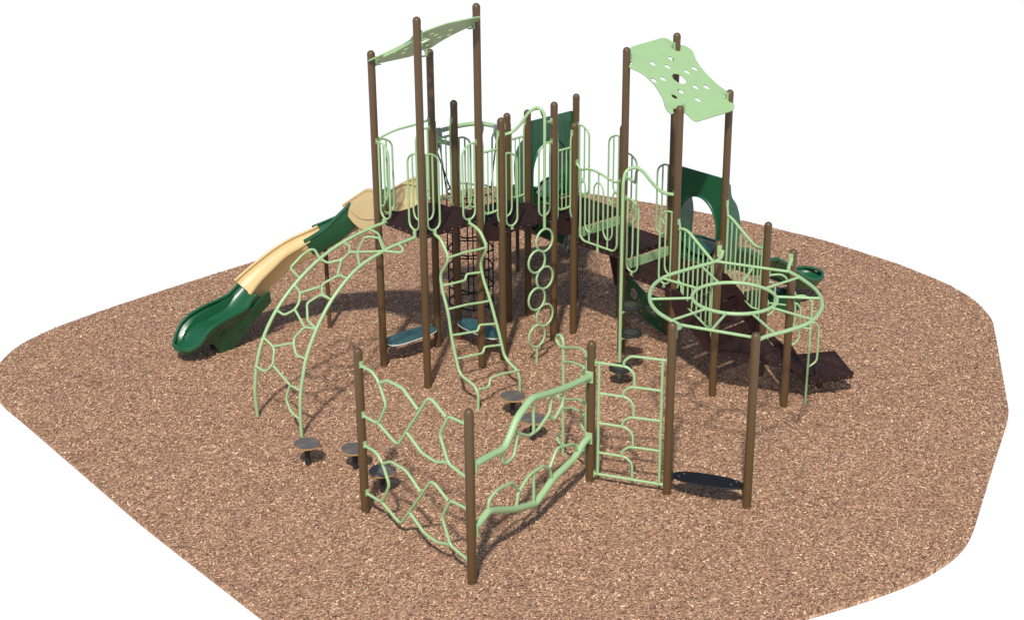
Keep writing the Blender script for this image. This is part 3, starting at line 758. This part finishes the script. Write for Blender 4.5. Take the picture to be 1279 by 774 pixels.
# ------------------------------------------------------------------ chain of rings climber
t = thing('ring_climber', 'chain of six light green rings hanging below a hooped pole', 'climber', (2.12, -1.76, 0))
f = PL((1.8, -1.76), (2.8, -1.76))
obj('pole', T([[(1.80, -1.245, 4.17), (1.95, -1.30, 4.19), (2.06, -1.40, 4.33), (2.16, -1.50, 4.55), (2.26, -1.62, 4.66), (2.31, -1.74, 4.56), (2.29, -1.76, 4.25), (2.286, -1.76, 2.49)]], .027, .12), M_GREEN, t)
obj('grab_arch', T([[(2.94, -1.245, 4.20), (2.78, -1.28, 4.20), (2.55, -1.45, 4.38), (2.32, -1.62, 4.62), (2.2, -1.56, 4.60)]], .024, .12), M_GREEN, t)
for cx_, cz in ((.486, 2.278), (.303, 1.925), (.491, 1.578), (.301, 1.222), (.492, .865), (.300, .508)):
    obj('ring', T([[f((cx_ + .195 * math.cos(a), cz + .205 * math.sin(a))) for a in [2 * math.pi * i / 40 for i in range(40)]]], .0215, 0, cyclic=True), M_GREEN, t)
obj('stub', T([[f((.3, .31)), f((.3, -.03))]], .026, 0), M_GREEN, t)
bm = bmesh.new(); g = PL('P6', 'P9'); bracket(bm, g, .066, 4.17); bracket(bm, g, S - .066, 4.20); obj('clamp', bm, M_GREEN, t, False)

# ------------------------------------------------------------------ pole with round steps
t = thing('step_pole_climber', 'light green pole with three dark round steps below the right tower', 'climber', (2.69, -3.25, 0))
px, py = 2.69, -3.25
obj('pole', T([[(px, py, -.03), (px, py, 3.60), (2.75, -3.24, 3.78), (2.92, -3.28, 3.83), (3.05, -3.36, 3.74), (3.14, -3.47, 3.55), (3.28, -3.60, 3.36), (3.44, -3.70, 3.32)]], .029, .14), M_GREEN, t)
obj('grab_arch', T([[(3.5, -2.56, 3.35), (3.42, -2.80, 3.34), (3.30, -2.95, 3.38), (3.12, -3.14, 3.66), (3.0, -3.3, 3.80)]], .025, .12), M_GREEN, t)
for dx_, dy_, z_ in ((2.94, -3.23, 1.32), (2.90, -3.31, .84), (2.52, -3.44, .33)):
    dd_ = obj('disc_step', lathe(bmesh.new(), (dx_, dy_, 0), [(.155, z_ - .05), (.20, z_ - .035), (.205, z_ - .01), (.195, z_), (.13, z_ + .004)], 30), M_DISC, t)
    obj('disc_face', lathe(bmesh.new(), (dx_, dy_, 0), [(.12, z_ + .003), (.115, z_ + .008)], 30), M_DISC2, dd_)
    obj('step_arm', T([[(px, py, z_ - .09), ((px + dx_) / 2, (py + dy_) / 2, z_ - .09), (dx_, dy_, z_ - .05)]], .02, .05), M_GREEN, t)
bm = bmesh.new(); g = PL('P12', 'P14'); bracket(bm, g, .066, 3.35); bracket(bm, g, S - .066, 3.32); obj('clamp', bm, M_GREEN, t, False)

# ------------------------------------------------------------------ zigzag bar wall F1-F2 (two identical bands)
f = PL('F1', 'F2')
NET = [[(.07, 2.39), (.352, 2.40), (.49, 2.30), (.66, 1.99), (.442, 1.615), (.07, 1.605)], [(.52, 2.28), (.713, 2.395), (1.08, 2.40), (1.42, 2.20)],
       [(.45, 1.62), (.853, 1.47), (.935, 1.50), (1.654, 2.455), (1.751, 2.475), (2.06, 2.33)], [(1.13, 1.75), (1.482, 1.562), (1.784, 1.55), (2.03, 1.64)],
       [(2.485, 2.385), (2.112, 2.36), (1.901, 2.014), (2.084, 1.64), (2.485, 1.59)]]
for dz_, lb in ((0, 'upper band of zigzag light green bars between the two left front posts'), (-1.27, 'lower band of zigzag light green bars between the two left front posts')):
    t = thing('zigzag_bar_panel', lb, 'climbing panel', tuple(f((1.27, 1.55 + dz_))), 'zigzag bar climbing bands')
    for p in NET: obj('bent_bar', T([[f((a, b + dz_)) for a, b in p]], .0235, .07), M_GREEN, t)
    bm = bmesh.new()
    for u_, z_ in ((.07, 2.39), (.07, 1.60), (2.482, 2.385), (2.482, 1.59)): bracket(bm, f, u_, z_ + dz_ + .02)
    obj('clamp', bm, M_GREEN, t, False)

# ------------------------------------------------------------------ thick bent pipes F2-F3
f = PL('F2', 'F3')
def pipes(name, main, subs, label, zc):
    t = thing('bent_pipe_climber', label, 'climbing panel', tuple(f((1.7, zc))), 'thick bent pipes with hanging loops')
    obj('main_pipe', T([[f(p) for p in main]], .052, .12, seg=16), M_GREEN, t)
    for s in subs: obj('side_loop', T([[f(p) for p in s]], .024, .07), M_GREEN, t)
    bm = bmesh.new()
    for q in (main[0], main[-1]):
        c = f(q); g = bmesh.ops.create_cube(bm, size=1)
        bmesh.ops.transform(bm, matrix=Matrix.Translation(c) @ Matrix.Rotation(.294, 4, 'Z') @ Matrix.Diagonal((.02, .13, .19, 1)), verts=g['verts'])
        bmesh.ops.bevel(bm, geom=list({e for v in g['verts'] for e in v.link_edges}), offset=.006, segments=1, affect='EDGES')
    obj('clamp', bm, M_GREEN, t, False)
pipes('up', [(.075, 1.755), (.28, 1.75), (.86, 1.665), (.99, 1.763), (1.206, 1.985), (1.6, 2.125), (2.211, 1.97), (2.603, 1.885), (3.18, 1.80), (3.29, 1.775)],
      [[(1.645, 2.10), (1.664, 1.572)], [(1.182, 1.90), (1.20, 1.76), (1.53, 1.567), (1.792, 1.56), (2.12, 1.689), (2.172, 1.97)],
       [(.811, 1.66), (.808, 1.50), (.877, 1.42), (1.127, 1.43), (1.22, 1.72)], [(2.1, 1.66), (2.213, 1.51), (2.486, 1.65), (2.524, 1.89)]],
      'upper thick bent pipe with hanging loops, between the near front post and the ladder panel', 1.8)
pipes('low', [(.075, .80), (.2, .83), (.42, .90), (.50, .88), (1.115, .597), (1.70, .40), (1.80, .43), (2.217, .57), (2.85, .615), (3.0, .68), (3.15, .755), (3.29, .76)],
      [[(.446, .93), (.45, 1.06), (.66, 1.12), (1.07, 1.05), (1.265, .805)], [(1.174, .59), (1.228, .81), (1.526, .945), (1.905, .918), (2.12, .78), (2.19, .56)],
       [(1.661, .93), (1.659, .40)], [(2.122, .80), (2.333, 1.02), (2.84, .87), (2.96, .65)]],
      'lower thick bent pipe with raised loops, between the near front post and the ladder panel', .6)

# ------------------------------------------------------------------ rung ladder panel F3-PA
f = PL('F3', 'PA')
t = thing('rung_ladder_panel', 'upright ladder panel of hooked rungs between two posts, beside the overhead wheel', 'climbing panel', tuple(f((.6, .14))))
obj('upright', T([[f((.12, 2.02)), f((.12, .14))]], .024, 0), M_GREEN, t); obj('upright', T([[f((1.09, 2.18)), f((1.09, .14))]], .024, 0), M_GREEN, t)
obj('bottom_bar', T([[f((.07, .14)), f((1.155, .14))]], .024, 0), M_GREEN, t)
for i in range(4):
    d_ = -.497 * i
    obj('rung', T([[f((.075 if i == 0 else .12, 2.0 + d_)), f((.56, 2.0 + d_)), f((.665, 1.9 + d_)), f((.665, (1.70 if i < 3 else 1.63) + d_))]], .021, .10), M_GREEN, t)
    obj('rung', T([[f((1.155 if i == 0 else 1.09, 2.19 + d_)), f((.60, 2.18 + d_)), f((.50, 2.08 + d_)), f((.50, 2.0 + d_))]], .021, .10), M_GREEN, t)
bm = bmesh.new()
for u_, z_ in ((.068, 2.0), (.068, .14), (1.16, 2.19), (1.16, .14)): bracket(bm, f, u_, z_)
obj('clamp', bm, M_GREEN, t, False)

# ------------------------------------------------------------------ crooked rung panel behind F3
f = PL('F3', (-.032, -4.662))
t = thing('crooked_rung_panel', 'narrow panel of crooked rungs on a thin pole, left of the rung ladder panel', 'climbing panel', tuple(f((.92, 0))))
obj('pole', T([[f((.92, -.03)), f((.925, 1.96)), f((.99, 2.04)), f((1.13, 2.0)), f((1.185, 1.90)), f((1.07, 1.845)), f((.934, 1.864))]], .024, .08), M_GREEN, t)
obj('upright', T([[f((.15, 2.1)), f((.15, .2))]], .022, 0), M_GREEN, t)
for p in ([(.925, 1.864), (.45, 2.055), (.30, 2.09), (.15, 2.07)], [(.92, 1.625), (.62, 1.745), (.209, 1.824), (.35, 1.635), (.255, 1.6), (.15, 1.603)],
          [(.925, 1.17), (1.088, 1.075), (1.142, .985), (1.06, .942), (.925, .981), (.375, 1.224), (.15, 1.221)], [(.92, .825), (.606, .975), (.202, 1.05), (.368, .844), (.25, .78), (.15, .77)],
          [(.915, .42), (1.164, .245), (1.053, .148), (.915, .19), (.45, .40), (.15, .42)]):
    obj('rung', T([[f(q) for q in p]], .021, .07), M_GREEN, t)
bm = bmesh.new()
for z_ in (2.07, .42): box(bm, tuple(f((.10, z_))), (.10, .06, .05))
obj('clamp', bm, M_GREEN, t, False)

# ------------------------------------------------------------------ overhead wheel
t = thing('overhead_wheel', 'large light green overhead wheel with spokes on four posts', 'overhead climber', (2.07, -6.27, 2.58))
zw = 2.58
def wp(P, z=zw): return [Vector((x, y, z)) for x, y in P]
A1 = [Vector((3.34, -4.92, 2.66)), Vector((3.22, -4.99, 2.60))] + wp([(3.06, -5.02), (2.78, -5.0), (2.40, -4.95), (1.93, -4.935), (1.47, -5.10), (1.05, -5.45), (.80, -5.83), (.69, -6.22), (.66, -6.40)]) + [Vector((.54, -6.53, 2.60)), Vector((.34, -6.60, 2.66))]
A2 = [Vector((.86, -7.64, 2.60)), Vector((.98, -7.60, 2.58))] + wp([(1.14, -7.56), (1.34, -7.57), (1.69, -7.64), (2.124, -7.66), (2.61, -7.49), (2.98, -7.22), (3.26, -6.88), (3.47, -6.42), (3.56, -6.14)]) + [Vector((3.66, -6.04, 2.60)), Vector((3.84, -5.95, 2.67))]
obj('outer_arc', T([smooth_path(A1, 5)], .031, 0), M_GREEN, t); obj('outer_arc', T([smooth_path(A2, 5)], .031, 0), M_GREEN, t)
obj('side_bar', T([wp([(.66, -6.40), (1.14, -7.56)])], .024, 0), M_GREEN, t); obj('side_bar', T([wp([(3.06, -5.02), (3.56, -6.14)])], .024, 0), M_GREEN, t)
C_ = (2.063, -6.27)
obj('inner_ring', T([[(C_[0] + .645 * math.cos(2 * math.pi * i / 48), C_[1] + .645 * math.sin(2 * math.pi * i / 48), zw) for i in range(48)]], .029, 0, cyclic=True), M_GREEN, t)
for a, b in (((1.951, -5.64), (1.868, -4.96)), ((1.595, -5.84), (1.08, -5.42)), ((1.425, -6.268), (.70, -6.22)), ((1.50, -6.59), (.84, -6.87)), ((1.78, -6.85), (1.44, -7.56)),
             ((2.17, -6.90), (2.252, -7.64)), ((2.56, -6.67), (3.014, -7.18)), ((2.70, -6.334), (3.46, -6.396)), ((2.62, -5.944), (3.31, -5.60)), ((2.36, -5.70), (2.728, -5.0))):
    obj('spoke', T([wp([a, b])], .021, 0), M_GREEN, t)
bm = bmesh.new()
for k_, z_ in (('PA', 2.63), ('PB', 2.60), ('PC', 2.66), ('PD', 2.66)):
    x, y = N[k_]; v = (Vector(C_) - Vector((x, y))).normalized(); c = Vector((x, y)) + v * .075
    g = bmesh.ops.create_cube(bm, size=1)
    bmesh.ops.transform(bm, matrix=Matrix.Translation((c.x, c.y, z_)) @ Matrix.Rotation(math.atan2(v.y, v.x), 4, 'Z') @ Matrix.Diagonal((.02, .07, .20, 1)), verts=g['verts'])
obj('clamp', bm, M_GREEN, t, False)

# ------------------------------------------------------------------ rope net tube
t = thing('rope_net_climber', 'tube shaped black rope net hanging from a green hoop behind the decks', 'net climber', (2.5, .47, 0))
NC = Vector((2.47, .47, 0))
hoop = smooth_path([(2.95, .05, 3.80), (2.98, .35, 3.78), (2.93, .66, 3.77), (2.75, .80, 3.76), (2.45, .84, 3.76), (2.12, .82, 3.76), (1.84, .72, 3.76), (1.69, .45, 3.76), (1.68, .18, 3.76), (1.76, .06, 3.74)], 6)
obj('hoop', T([hoop], .042, 0, seg=14), M_GREEN, t)
obj('hoop_arm', T([[(1.82, .05, 4.18), (1.82, .10, 4.0), (1.80, .10, 3.72), (1.82, .06, 2.6)], [(2.93, .06, 4.0), (2.90, .12, 3.85), (2.90, .10, 2.6)]], .026, .06), M_GREEN, t)
clampat = [(2.90, .62), (2.06, .81), (1.68, .42), (2.96, .25)]
bm = bmesh.new(); br = bmesh.new()
for cxx, cyy in clampat:
    a = math.atan2(cyy - NC.y, cxx - NC.x); p = Vector((cxx, cyy, 3.76))
    lathe(bm, tuple(p), [(.02, -.24), (.06, -.10), (.062, .05), (.03, .06)], 12)
    q = Vector((NC.x + .42 * math.cos(a), NC.y + .42 * math.sin(a), 2.62))
    tube(br, [p + Vector((0, 0, -.2)), q], .014, 0, seg=6)
obj('rope_clamp', bm, M_METAL, t); obj('hanging_rope', br, M_ROPE, t)
br = bmesh.new()
for z_ in (2.62, 2.22, 1.86, 1.50, 1.14, .78, .42):
    tube(br, [(NC.x + (.42 + .015 * math.sin(5 * a + z_ * 7)) * math.cos(a), NC.y + .42 * math.sin(a), z_ + .02 * math.sin(4 * a + z_)) for a in [2 * math.pi * i / 36 for i in range(36)]], .015, 0, cyclic=True, seg=6)
obj('ring_rope', br, M_ROPE, t)
br = bmesh.new(); bk = bmesh.new()
for i in range(8):
    a = 2 * math.pi * i / 8 + .2
    tube(br, [(NC.x + .42 * math.cos(a), NC.y + .42 * math.sin(a), 2.62), (NC.x + .43 * math.cos(a), NC.y + .43 * math.sin(a), 1.4), (NC.x + .41 * math.cos(a), NC.y + .41 * math.sin(a), .0 if i % 4 == 0 else .36)], .014, 0, seg=6)
    for z_ in (2.62, 2.22, 1.86, 1.50, 1.14, .78, .42):
        bmesh.ops.create_icosphere(bk, subdivisions=1, radius=.028, matrix=Matrix.Translation((NC.x + .42 * math.cos(a), NC.y + .42 * math.sin(a), z_)))
obj('vertical_rope', br, M_ROPE, t); obj('rope_knot', bk, M_BLACK, t)

# ------------------------------------------------------------------ slides
RIMS = []
def rims(material, parent, nose=False, r=.026):
    """rolled edges along the chute that was built last"""
    a, b = RIMS[0][:], RIMS[1][:]
    dz_ = Vector((0, 0, -.004))
    if nose: obj('rolled_rim', T([[p + dz_ for p in a] + [p + dz_ for p in b[::-1]]], r, 0, seg=8), material, parent)
    else:
        obj('rolled_rim', T([[p + dz_ for p in a]], r, 0, seg=8), material, parent); obj('rolled_rim', T([[p + dz_ for p in b]], r, 0, seg=8), material, parent)
def chute(bm_, stations, prof_n=18, thick=.035, cap=False):
    """stations: (centre floor point, half width, wall height, roundness). Closed U trough swept along them."""
    C = [Vector(s[0]) for s in stations]; n = len(C); rings = []
    for i in range(n):
        t_ = (C[min(i + 1, n - 1)] - C[max(i - 1, 0)]).normalized()
        side = t_.cross(Vector((0, 0, 1)))
        side = Vector((side.x, side.y, 0)).normalized(); up = side.cross(t_).normalized()
        hw, hh = stations[i][1], stations[i][2]
        ring = []
        inner = []
        dp = min(hh, stations[i][3] if len(stations[i]) > 3 else .25); deep = dp > .28
        for k in range(prof_n + 1):
            a = math.pi * k / prof_n; ca, sa = math.cos(a), math.sin(a)
            x = -hw * math.copysign(abs(ca) ** (.6 if deep else .78), ca); y = hh - dp * abs(sa) ** (.8 if deep else 1.0)
            inner.append((x, y))
        lw = .03; D = min(max(hh, .03) + .035, stations[i][4] if len(stations[i]) > 4 else .36)
        yb = hh - D
        loop = inner + [(hw + lw, hh), (hw + lw, hh - .035), (hw + .008, hh - .05), (hw * .80, yb + .03), (hw * .72, yb),
                        (-hw * .72, yb), (-hw * .80, yb + .03), (-hw - .008, hh - .05), (-hw - lw, hh - .035), (-hw - lw, hh)]
        rings.append([bm_.verts.new(C[i] + side * x + up * y) for x, y in loop])
    LR_ = [r[0].co.copy() for r in rings]; RR_ = [r[prof_n].co.copy() for r in rings]
    RIMS.clear(); RIMS.extend([LR_, RR_])
    m_ = len(rings[0])
    for a, b in zip(rings, rings[1:]):
        for k in range(m_): bm_.faces.new((a[k], a[(k + 1) % m_], b[(k + 1) % m_], b[k]))
    if cap:
        bm_.faces.new(rings[-1])
    return bm_

def resample(path, n=8): return smooth_path(path, n)
def sect(path_pts, hw, hh, i0, i1):
    seg = path_pts[i0:i1 + 1]; return [(p, hw(i / (len(path_pts) - 1)), hh(i / (len(path_pts) - 1))) for i, p in zip(range(i0, i1 + 1), seg)]

# left slide: turns through a quarter circle and waves down to the left
t = thing('wave_slide', 'long curved slide in alternating tan and dark green sections at the far left', 'slide', (-1.8, 2.6, 0))
A = resample([(.62, .02, 2.76), (.62, .42, 2.72), (.60, .90, 2.40), (.44, 1.45, 2.02), (.12, 1.92, 1.70), (-.30, 2.28, 1.46), (-.72, 2.50, 1.12), (-1.06, 2.60, .80), (-1.40, 2.63, .54), (-1.80, 2.63, .38), (-2.20, 2.63, .26), (-2.50, 2.62, .21), (-2.66, 2.62, .22)], 6)
n_ = len(A)
def hwf(i): return .345
# section breaks by index
i_hood, i_g1, i_t2 = 11, 25, 41
obj('tan_hood', chute(bmesh.new(), [(A[i], .40 - .02 * i / i_hood, .36, .33) for i in range(0, i_hood + 1)]), M_TAN, t)
rims(M_TAN, t)
obj('green_section', chute(bmesh.new(), [(A[i] - Vector((0, 0, .004)), .385, .44 - .09 * min(1, (i - i_hood + 1) / 9), .42 - .17 * min(1, (i - i_hood + 1) / 10)) for i in range(i_hood - 1, i_g1 + 1)]), M_DGREEN, t)
rims(M_DGREEN, t)
obj('tan_section', chute(bmesh.new(), [(A[i], .365, .31 - .04 * math.sin(math.pi * (i - i_g1) / (i_t2 - i_g1))) for i in range(i_g1 - 1, i_t2 + 1)]), M_TAN, t)
rims(M_TAN, t)
ex = []
def lerpt(tab, x):
    for (a, b), (c_, d_) in zip(tab, tab[1:]):
        if a <= x <= c_: return b + (d_ - b) * (x - a) / (c_ - a)
    return tab[-1][1] if x > tab[-1][0] else tab[0][1]
RIM = [(.8, 1.16), (1.0, 1.06), (1.2, .88), (1.45, .81), (1.7, .77), (2.0, .69), (2.2, .58), (2.4, .42), (2.55, .34), (2.7, .31)]
for i in range(i_t2 - 1, n_):
    x = -A[i].x; f_ = max(0, (x - 2.15) / .52)
    hw_ = .375 + .02 * min(1, max(0, (x - 1.1) / .6))
    hw_ = hw_ * (.12 + .88 * math.sqrt(max(0, 1 - f_ ** 2.4)))
    lift = .06 * max(0, (x - 2.3) / .37) ** 2
    hh_ = max(.035, lerpt(RIM, x) - A[i].z - lift); ex.append((A[i] + Vector((0, 0, lift - .004)), hw_, hh_, .26, .36 - .22 * min(1, max(0, (x - 1.2) / .9))))
obj('green_exit', chute(bmesh.new(), ex, prof_n=24, cap=True), M_DGREEN, t)
rims(M_DGREEN, t, nose=True, r=.03)
# pedestal skirt under the exit
bm = bmesh.new()
prof = [(-.90, 1.04), (-1.02, .98), (-1.2, .82), (-1.7, .70), (-2.08, .60), (-2.30, .44), (-2.40, .33), (-2.20, .30), (-2.04, .26), (-1.84, -.01), (-1.58, -.01), (-1.50, .10), (-1.18, .50), (-.84, .78)]
for yy in (2.262, 2.985):
    ln_ = lambda z: (.80 - z) * .28 * (1 if yy < 2.6 else -1)
    a = [bm.verts.new((x, yy - .02 + ln_(z), z)) for x, z in prof]; b = [bm.verts.new((x, yy + .02 + ln_(z), z)) for x, z in prof]
    bm.faces.new(a); bm.faces.new(b[::-1])
    for i in range(len(prof)): bm.faces.new((a[i], a[(i + 1) % len(prof)], b[(i + 1) % len(prof)], b[i]))
obj('exit_pedestal', bm, M_DGREEN, t, False)
bm = bmesh.new()
for x0, z0, s in ((-1.25, .62, .10), (-1.55, .42, .12), (-1.90, .36, .09), (-1.78, .14, .09), (-1.22, .72, .06)):
    yv = lambda z: 2.238 + (.80 - z) * .28
    a = [bm.verts.new((p, yv(q), q)) for p, q in ((x0, z0), (x0 + s, z0 + s * 1.3), (x0 + s * 1.1, z0 - s * .2))]
    b = [bm.verts.new(v.co + Vector((0, -.008, 0))) for v in a]; bm.faces.new(a); bm.faces.new(b[::-1])
    for i in range(3): bm.faces.new((a[i], a[(i + 1) % 3], b[(i + 1) % 3], b[i]))
obj('raised_leaf', bm, M_DGREEN, t, False)
# tall side walls of the hood
def hood_wall(x, poly, name='hood_wall', th=.03):
    bm = bmesh.new(); P = fillet([(x, a, b) for a, b in poly] + [(x, *poly[0])], .08)[:-1]
    a = [bm.verts.new(p + Vector((-th, 0, 0))) for p in P]; b = [bm.verts.new(p + Vector((th, 0, 0))) for p in P]
    bm.faces.new(a); bm.faces.new(b[::-1])
    for i in range(len(P)): bm.faces.new((a[i], a[(i + 1) % len(P)], b[(i + 1) % len(P)], b[i]))
    return bm
obj('hood_side', hood_wall(.19, [(.05, 2.70), (.05, 3.20), (.52, 3.14), (.90, 2.90), (1.27, 2.66), (1.18, 2.54), (.98, 2.41), (.76, 2.35), (.45, 2.40)], th=.02), M_TAN, t)
obj('rolled_rim', T([[(.19, .05, 3.20), (.19, .52, 3.14), (.19, .90, 2.90), (.19, 1.27, 2.66)]], .03, .12), M_TAN, t)
obj('rolled_rim', T([[(1.025, .04, 3.18), (1.025, .18, 3.25), (1.025, .36, 3.17), (1.025, .66, 3.0), (1.025, 1.15, 2.70)]], .03, .12), M_TAN, t)
obj('hood_side', hood_wall(1.025, [(.04, 2.74), (.05, 3.20), (.18, 3.26), (.36, 3.18), (.66, 3.01), (1.12, 2.70), (1.05, 2.50), (.60, 2.50), (.25, 2.68)], th=.012), M_TAN, t)
bm = hood_wall(.162, [(.18, 2.72), (.22, 3.06), (.50, 3.04), (.84, 2.82), (1.06, 2.66), (.86, 2.58), (.66, 2.56), (.50, 2.60), (.34, 2.64)], th=.012)
obj('hood_emboss', bm, M_TAN, t)
obj('support_leg', lathe(bmesh.new(), (.309, 2.083, 0), [(.04, -.03), (.04, 1.78)], 14), M_BROWN, t)

# hooded entrance with arch opening (used on both green slides)
def slide_arch(A, B, z0, zt, top, label_part, outdir, parent, wing=.42):
    f = PL(A, B)
    out = [(.03, z0), (.03, zt - .03), (.06, zt), (S - .06, zt), (S - .03, zt - .03), (S - .03, z0)]
    arch = [(.20 if False else .19, z0 + .02)]
    import math as m_
    cxa = .61; hw_ = .475; spring = top - .60
    hole = [(cxa - hw_, z0 + .04), (cxa - hw_, spring)] + [(cxa - hw_ * m_.cos(a), spring + (top - spring) * m_.sin(a)) for a in [m_.pi * k / 16 for k in range(1, 16)]] + [(cxa + hw_, spring), (cxa + hw_, z0 + .04)]
    obj('arch_panel', plate(out, [hole], .05, lambda u_, v_, w_: f((u_, v_, w_ + outdir * .05))), M_DGREEN, parent, False)
    # rounded bead round the opening
    obj('opening_rim', T([[f((p[0], p[1], outdir * .02)) for p in hole]], .028, .03), M_DGREEN, parent)
    # side wings curling outwards
    for uu in (.10, S - .04):
        bm = bmesh.new()
        pr = [(.05, zt - .04), (.16, zt - .10), (.20, zt - .36), (.34, zt - .50), (.45, zt - .74), (.48, zt - 1.0), (.44, zt - 1.4), (.38, z0 - .05), (.05, z0 - .02)]
        pr = [(q.x, q.y) for q in fillet([(*q, 0) for q in pr], .12)]
        a = [bm.verts.new(f((uu - .02, z, outdir * d_))) for d_, z in pr]; b = [bm.verts.new(f((uu + .02, z, outdir * d_))) for d_, z in pr]
        bm.faces.new(a); bm.faces.new(b[::-1])
        for i in range(len(pr)): bm.faces.new((a[i], a[(i + 1) % len(pr)], b[(i + 1) % len(pr)], b[i]))
        obj('hood_wing', bm, M_DGREEN, parent, True)

t = thing('green_slide', 'dark green slide with arch panel behind the middle decks', 'slide', (4.12, 1.2, 0))
slide_arch('P8', 'P10', Z3 + .01, 3.80, 3.36, '', 1, t)
A = resample([(4.12, .05, 2.15), (4.13, .45, 2.10), (4.24, .9, 1.82), (4.50, 1.42, 1.45), (4.92, 1.74, 1.06), (5.4, 1.84, .72), (5.9, 1.86, .47), (6.4, 1.86, .36), (6.8, 1.86, .34)], 6)
obj('chute_section', chute(bmesh.new(), [(p, .36, .33) for p in A[:26]]), M_DGREEN, t)
rims(M_DGREEN, t)
obj('exit_section', chute(bmesh.new(), [(p - Vector((0, 0, .004)), .375 if i < 15 else .375 * math.sqrt(max(.05, 1 - ((i - 15) / 8.5) ** 2)), max(.05, .31 - .012 * i)) for i, p in enumerate(A[25:])]), M_DGREEN, t)
rims(M_DGREEN, t, nose=True, r=.03)
obj('support_leg', lathe(bmesh.new(), (4.89, 1.84, 0), [(.04, -.03), (.04, 1.0)], 14), M_BROWN, t)

t = thing('green_slide', 'dark green wavy slide with arch panel at the right, running down behind the stair', 'slide', (6.5, -3.1, 0))
slide_arch('P13', 'P15', Z5 + .01, 3.29, 2.86, '', 1, t)
A = resample([(4.80, -3.11, 1.62), (5.15, -3.11, 1.60), (5.55, -3.11, 1.36), (6.0, -3.10, 1.12), (6.45, -3.10, .98), (6.8, -3.10, .80), (7.15, -3.10, .55), (7.50, -3.10, .36), (7.85, -3.10, .27), (8.20, -3.10, .28), (8.42, -3.10, .33)], 6)
obj('chute_section', chute(bmesh.new(), [(p, .375, .34 + .03 * math.cos(i / 13 * 2 * math.pi), .24, .33) for i, p in enumerate(A[:26])]), M_DGREEN, t)
rims(M_DGREEN, t)
ex = []
for i, p in enumerate(A[25:]):
    k_ = i / (len(A[25:]) - 1); q_ = max(0, (k_ - .55) / .45)
    ex.append((p + Vector((0, 0, .09 * q_ ** 2 - .004)), .375 * (.12 + .88 * math.sqrt(max(0, 1 - q_ ** 2.4))), .365 - .12 * k_ - .07 * q_, .24 - .13 * q_, .33 - .17 * k_))
obj('exit_section', chute(bmesh.new(), ex), M_DGREEN, t)
rims(M_DGREEN, t, nose=True, r=.03)
bm = bmesh.new(); box(bm, (7.35, -3.10, .14), (.42, .60, .34), 0, .03); obj('exit_pedestal', bm, M_DGREEN, t, False)

# ------------------------------------------------------------------ play panel under the fourth deck
f = PL('Q', 'P13')
t = thing('activity_board', 'dark olive green play panel with cut openings below the decks, behind the round steps', 'play panel', tuple(f((.6, 0))))
out = [(.08, .95), (.25, .86), (.62, .66), (1.17, .64), (1.17, .02), (1.10, .02), (.80, .12), (.52, .24), (.42, .34), (.10, .38)]
hol = [circle2(.36, .56, .11), [(.66, .42), (.80, .30), (.98, .22), (.92, .36), (.78, .44)], [(.62, .60), (.80, .56), (1.0, .57), (.8, .60)]]
obj('panel', plate(out, hol, .04, lambda u_, v_, w_: f((u_, v_, w_))), M_DGREEN, t, False)
obj('panel_rim', T([[f((p[0], p[1])) for p in ((.08, .95), (.25, .86), (.62, .655), (1.17, .645))], [f(p) for p in ((.10, .37), (.42, .34), (.52, .24), (.80, .12), (1.10, .02))]], .026, .05), M_DGREEN, t)
obj('bolt', T([[f((u_, v_, -.04)), f((u_, v_, .04))] for u_, v_ in ((.2, .78), (.55, .50), (1.08, .56), (1.08, .14), (.6, .30))], .02, 0), M_METAL, t)
# slanted brown brace under the third deck
t = thing('under_deck_brace', 'slanted dark brown brace plate below the corner of the middle decks', 'brace', (4.72, -1.2, 1.0))
bm = bmesh.new(); g = PL((4.74, -1.0), (4.74, -2.2))
P = [g(p) for p in ((-.22, 1.76), (.30, 1.76), (.26, .60), (.12, .60))]
a = [bm.verts.new(p + Vector((-.02, 0, 0))) for p in P]; b = [bm.verts.new(p + Vector((.02, 0, 0))) for p in P]
bm.faces.new(a); bm.faces.new(b[::-1])
for i in range(4): bm.faces.new((a[i], a[(i + 1) % 4], b[(i + 1) % 4], b[i]))
obj('brace_plate', bm, M_SKIRT, t, False)

# ------------------------------------------------------------------ grey spinner disc
t = thing('spinner_disc', 'grey round spinner disc with white openings, half hidden behind a post under the decks', 'play wheel', (3.80, -.86, 1.6))
c = Vector((3.80, -.86, 1.62)); u = Vector((.96, .28, 0)).normalized()
def sp3(a, b, w_): return c + u * a + Vector((0, 0, b)) + Vector((-u.y, u.x, 0)) * w_ 
hol = []
for k_ in range(4):
    a = 2 * math.pi * k_ / 4 + .5
    hol.append([(q[0], q[1]) for q in [(.135 * math.cos(a) + .085 * math.cos(b), .135 * math.sin(a) + .085 * math.sin(b)) for b in [2 * math.pi * i / 14 for i in range(14)]]])
obj('disc_plate', plate(circle2(0, 0, .25, n=36), hol, .03, sp3), M_GREY, t, False)
obj('disc_back', plate(circle2(0, 0, .235, n=36), [], .01, lambda a, b, w_: sp3(a, b, w_ + .022)), M_PALE, t, False)
obj('disc_arm', T([[c + Vector((0, 0, .2)), c + Vector((0, 0, .5))]], .02, 0), M_BROWN, t)
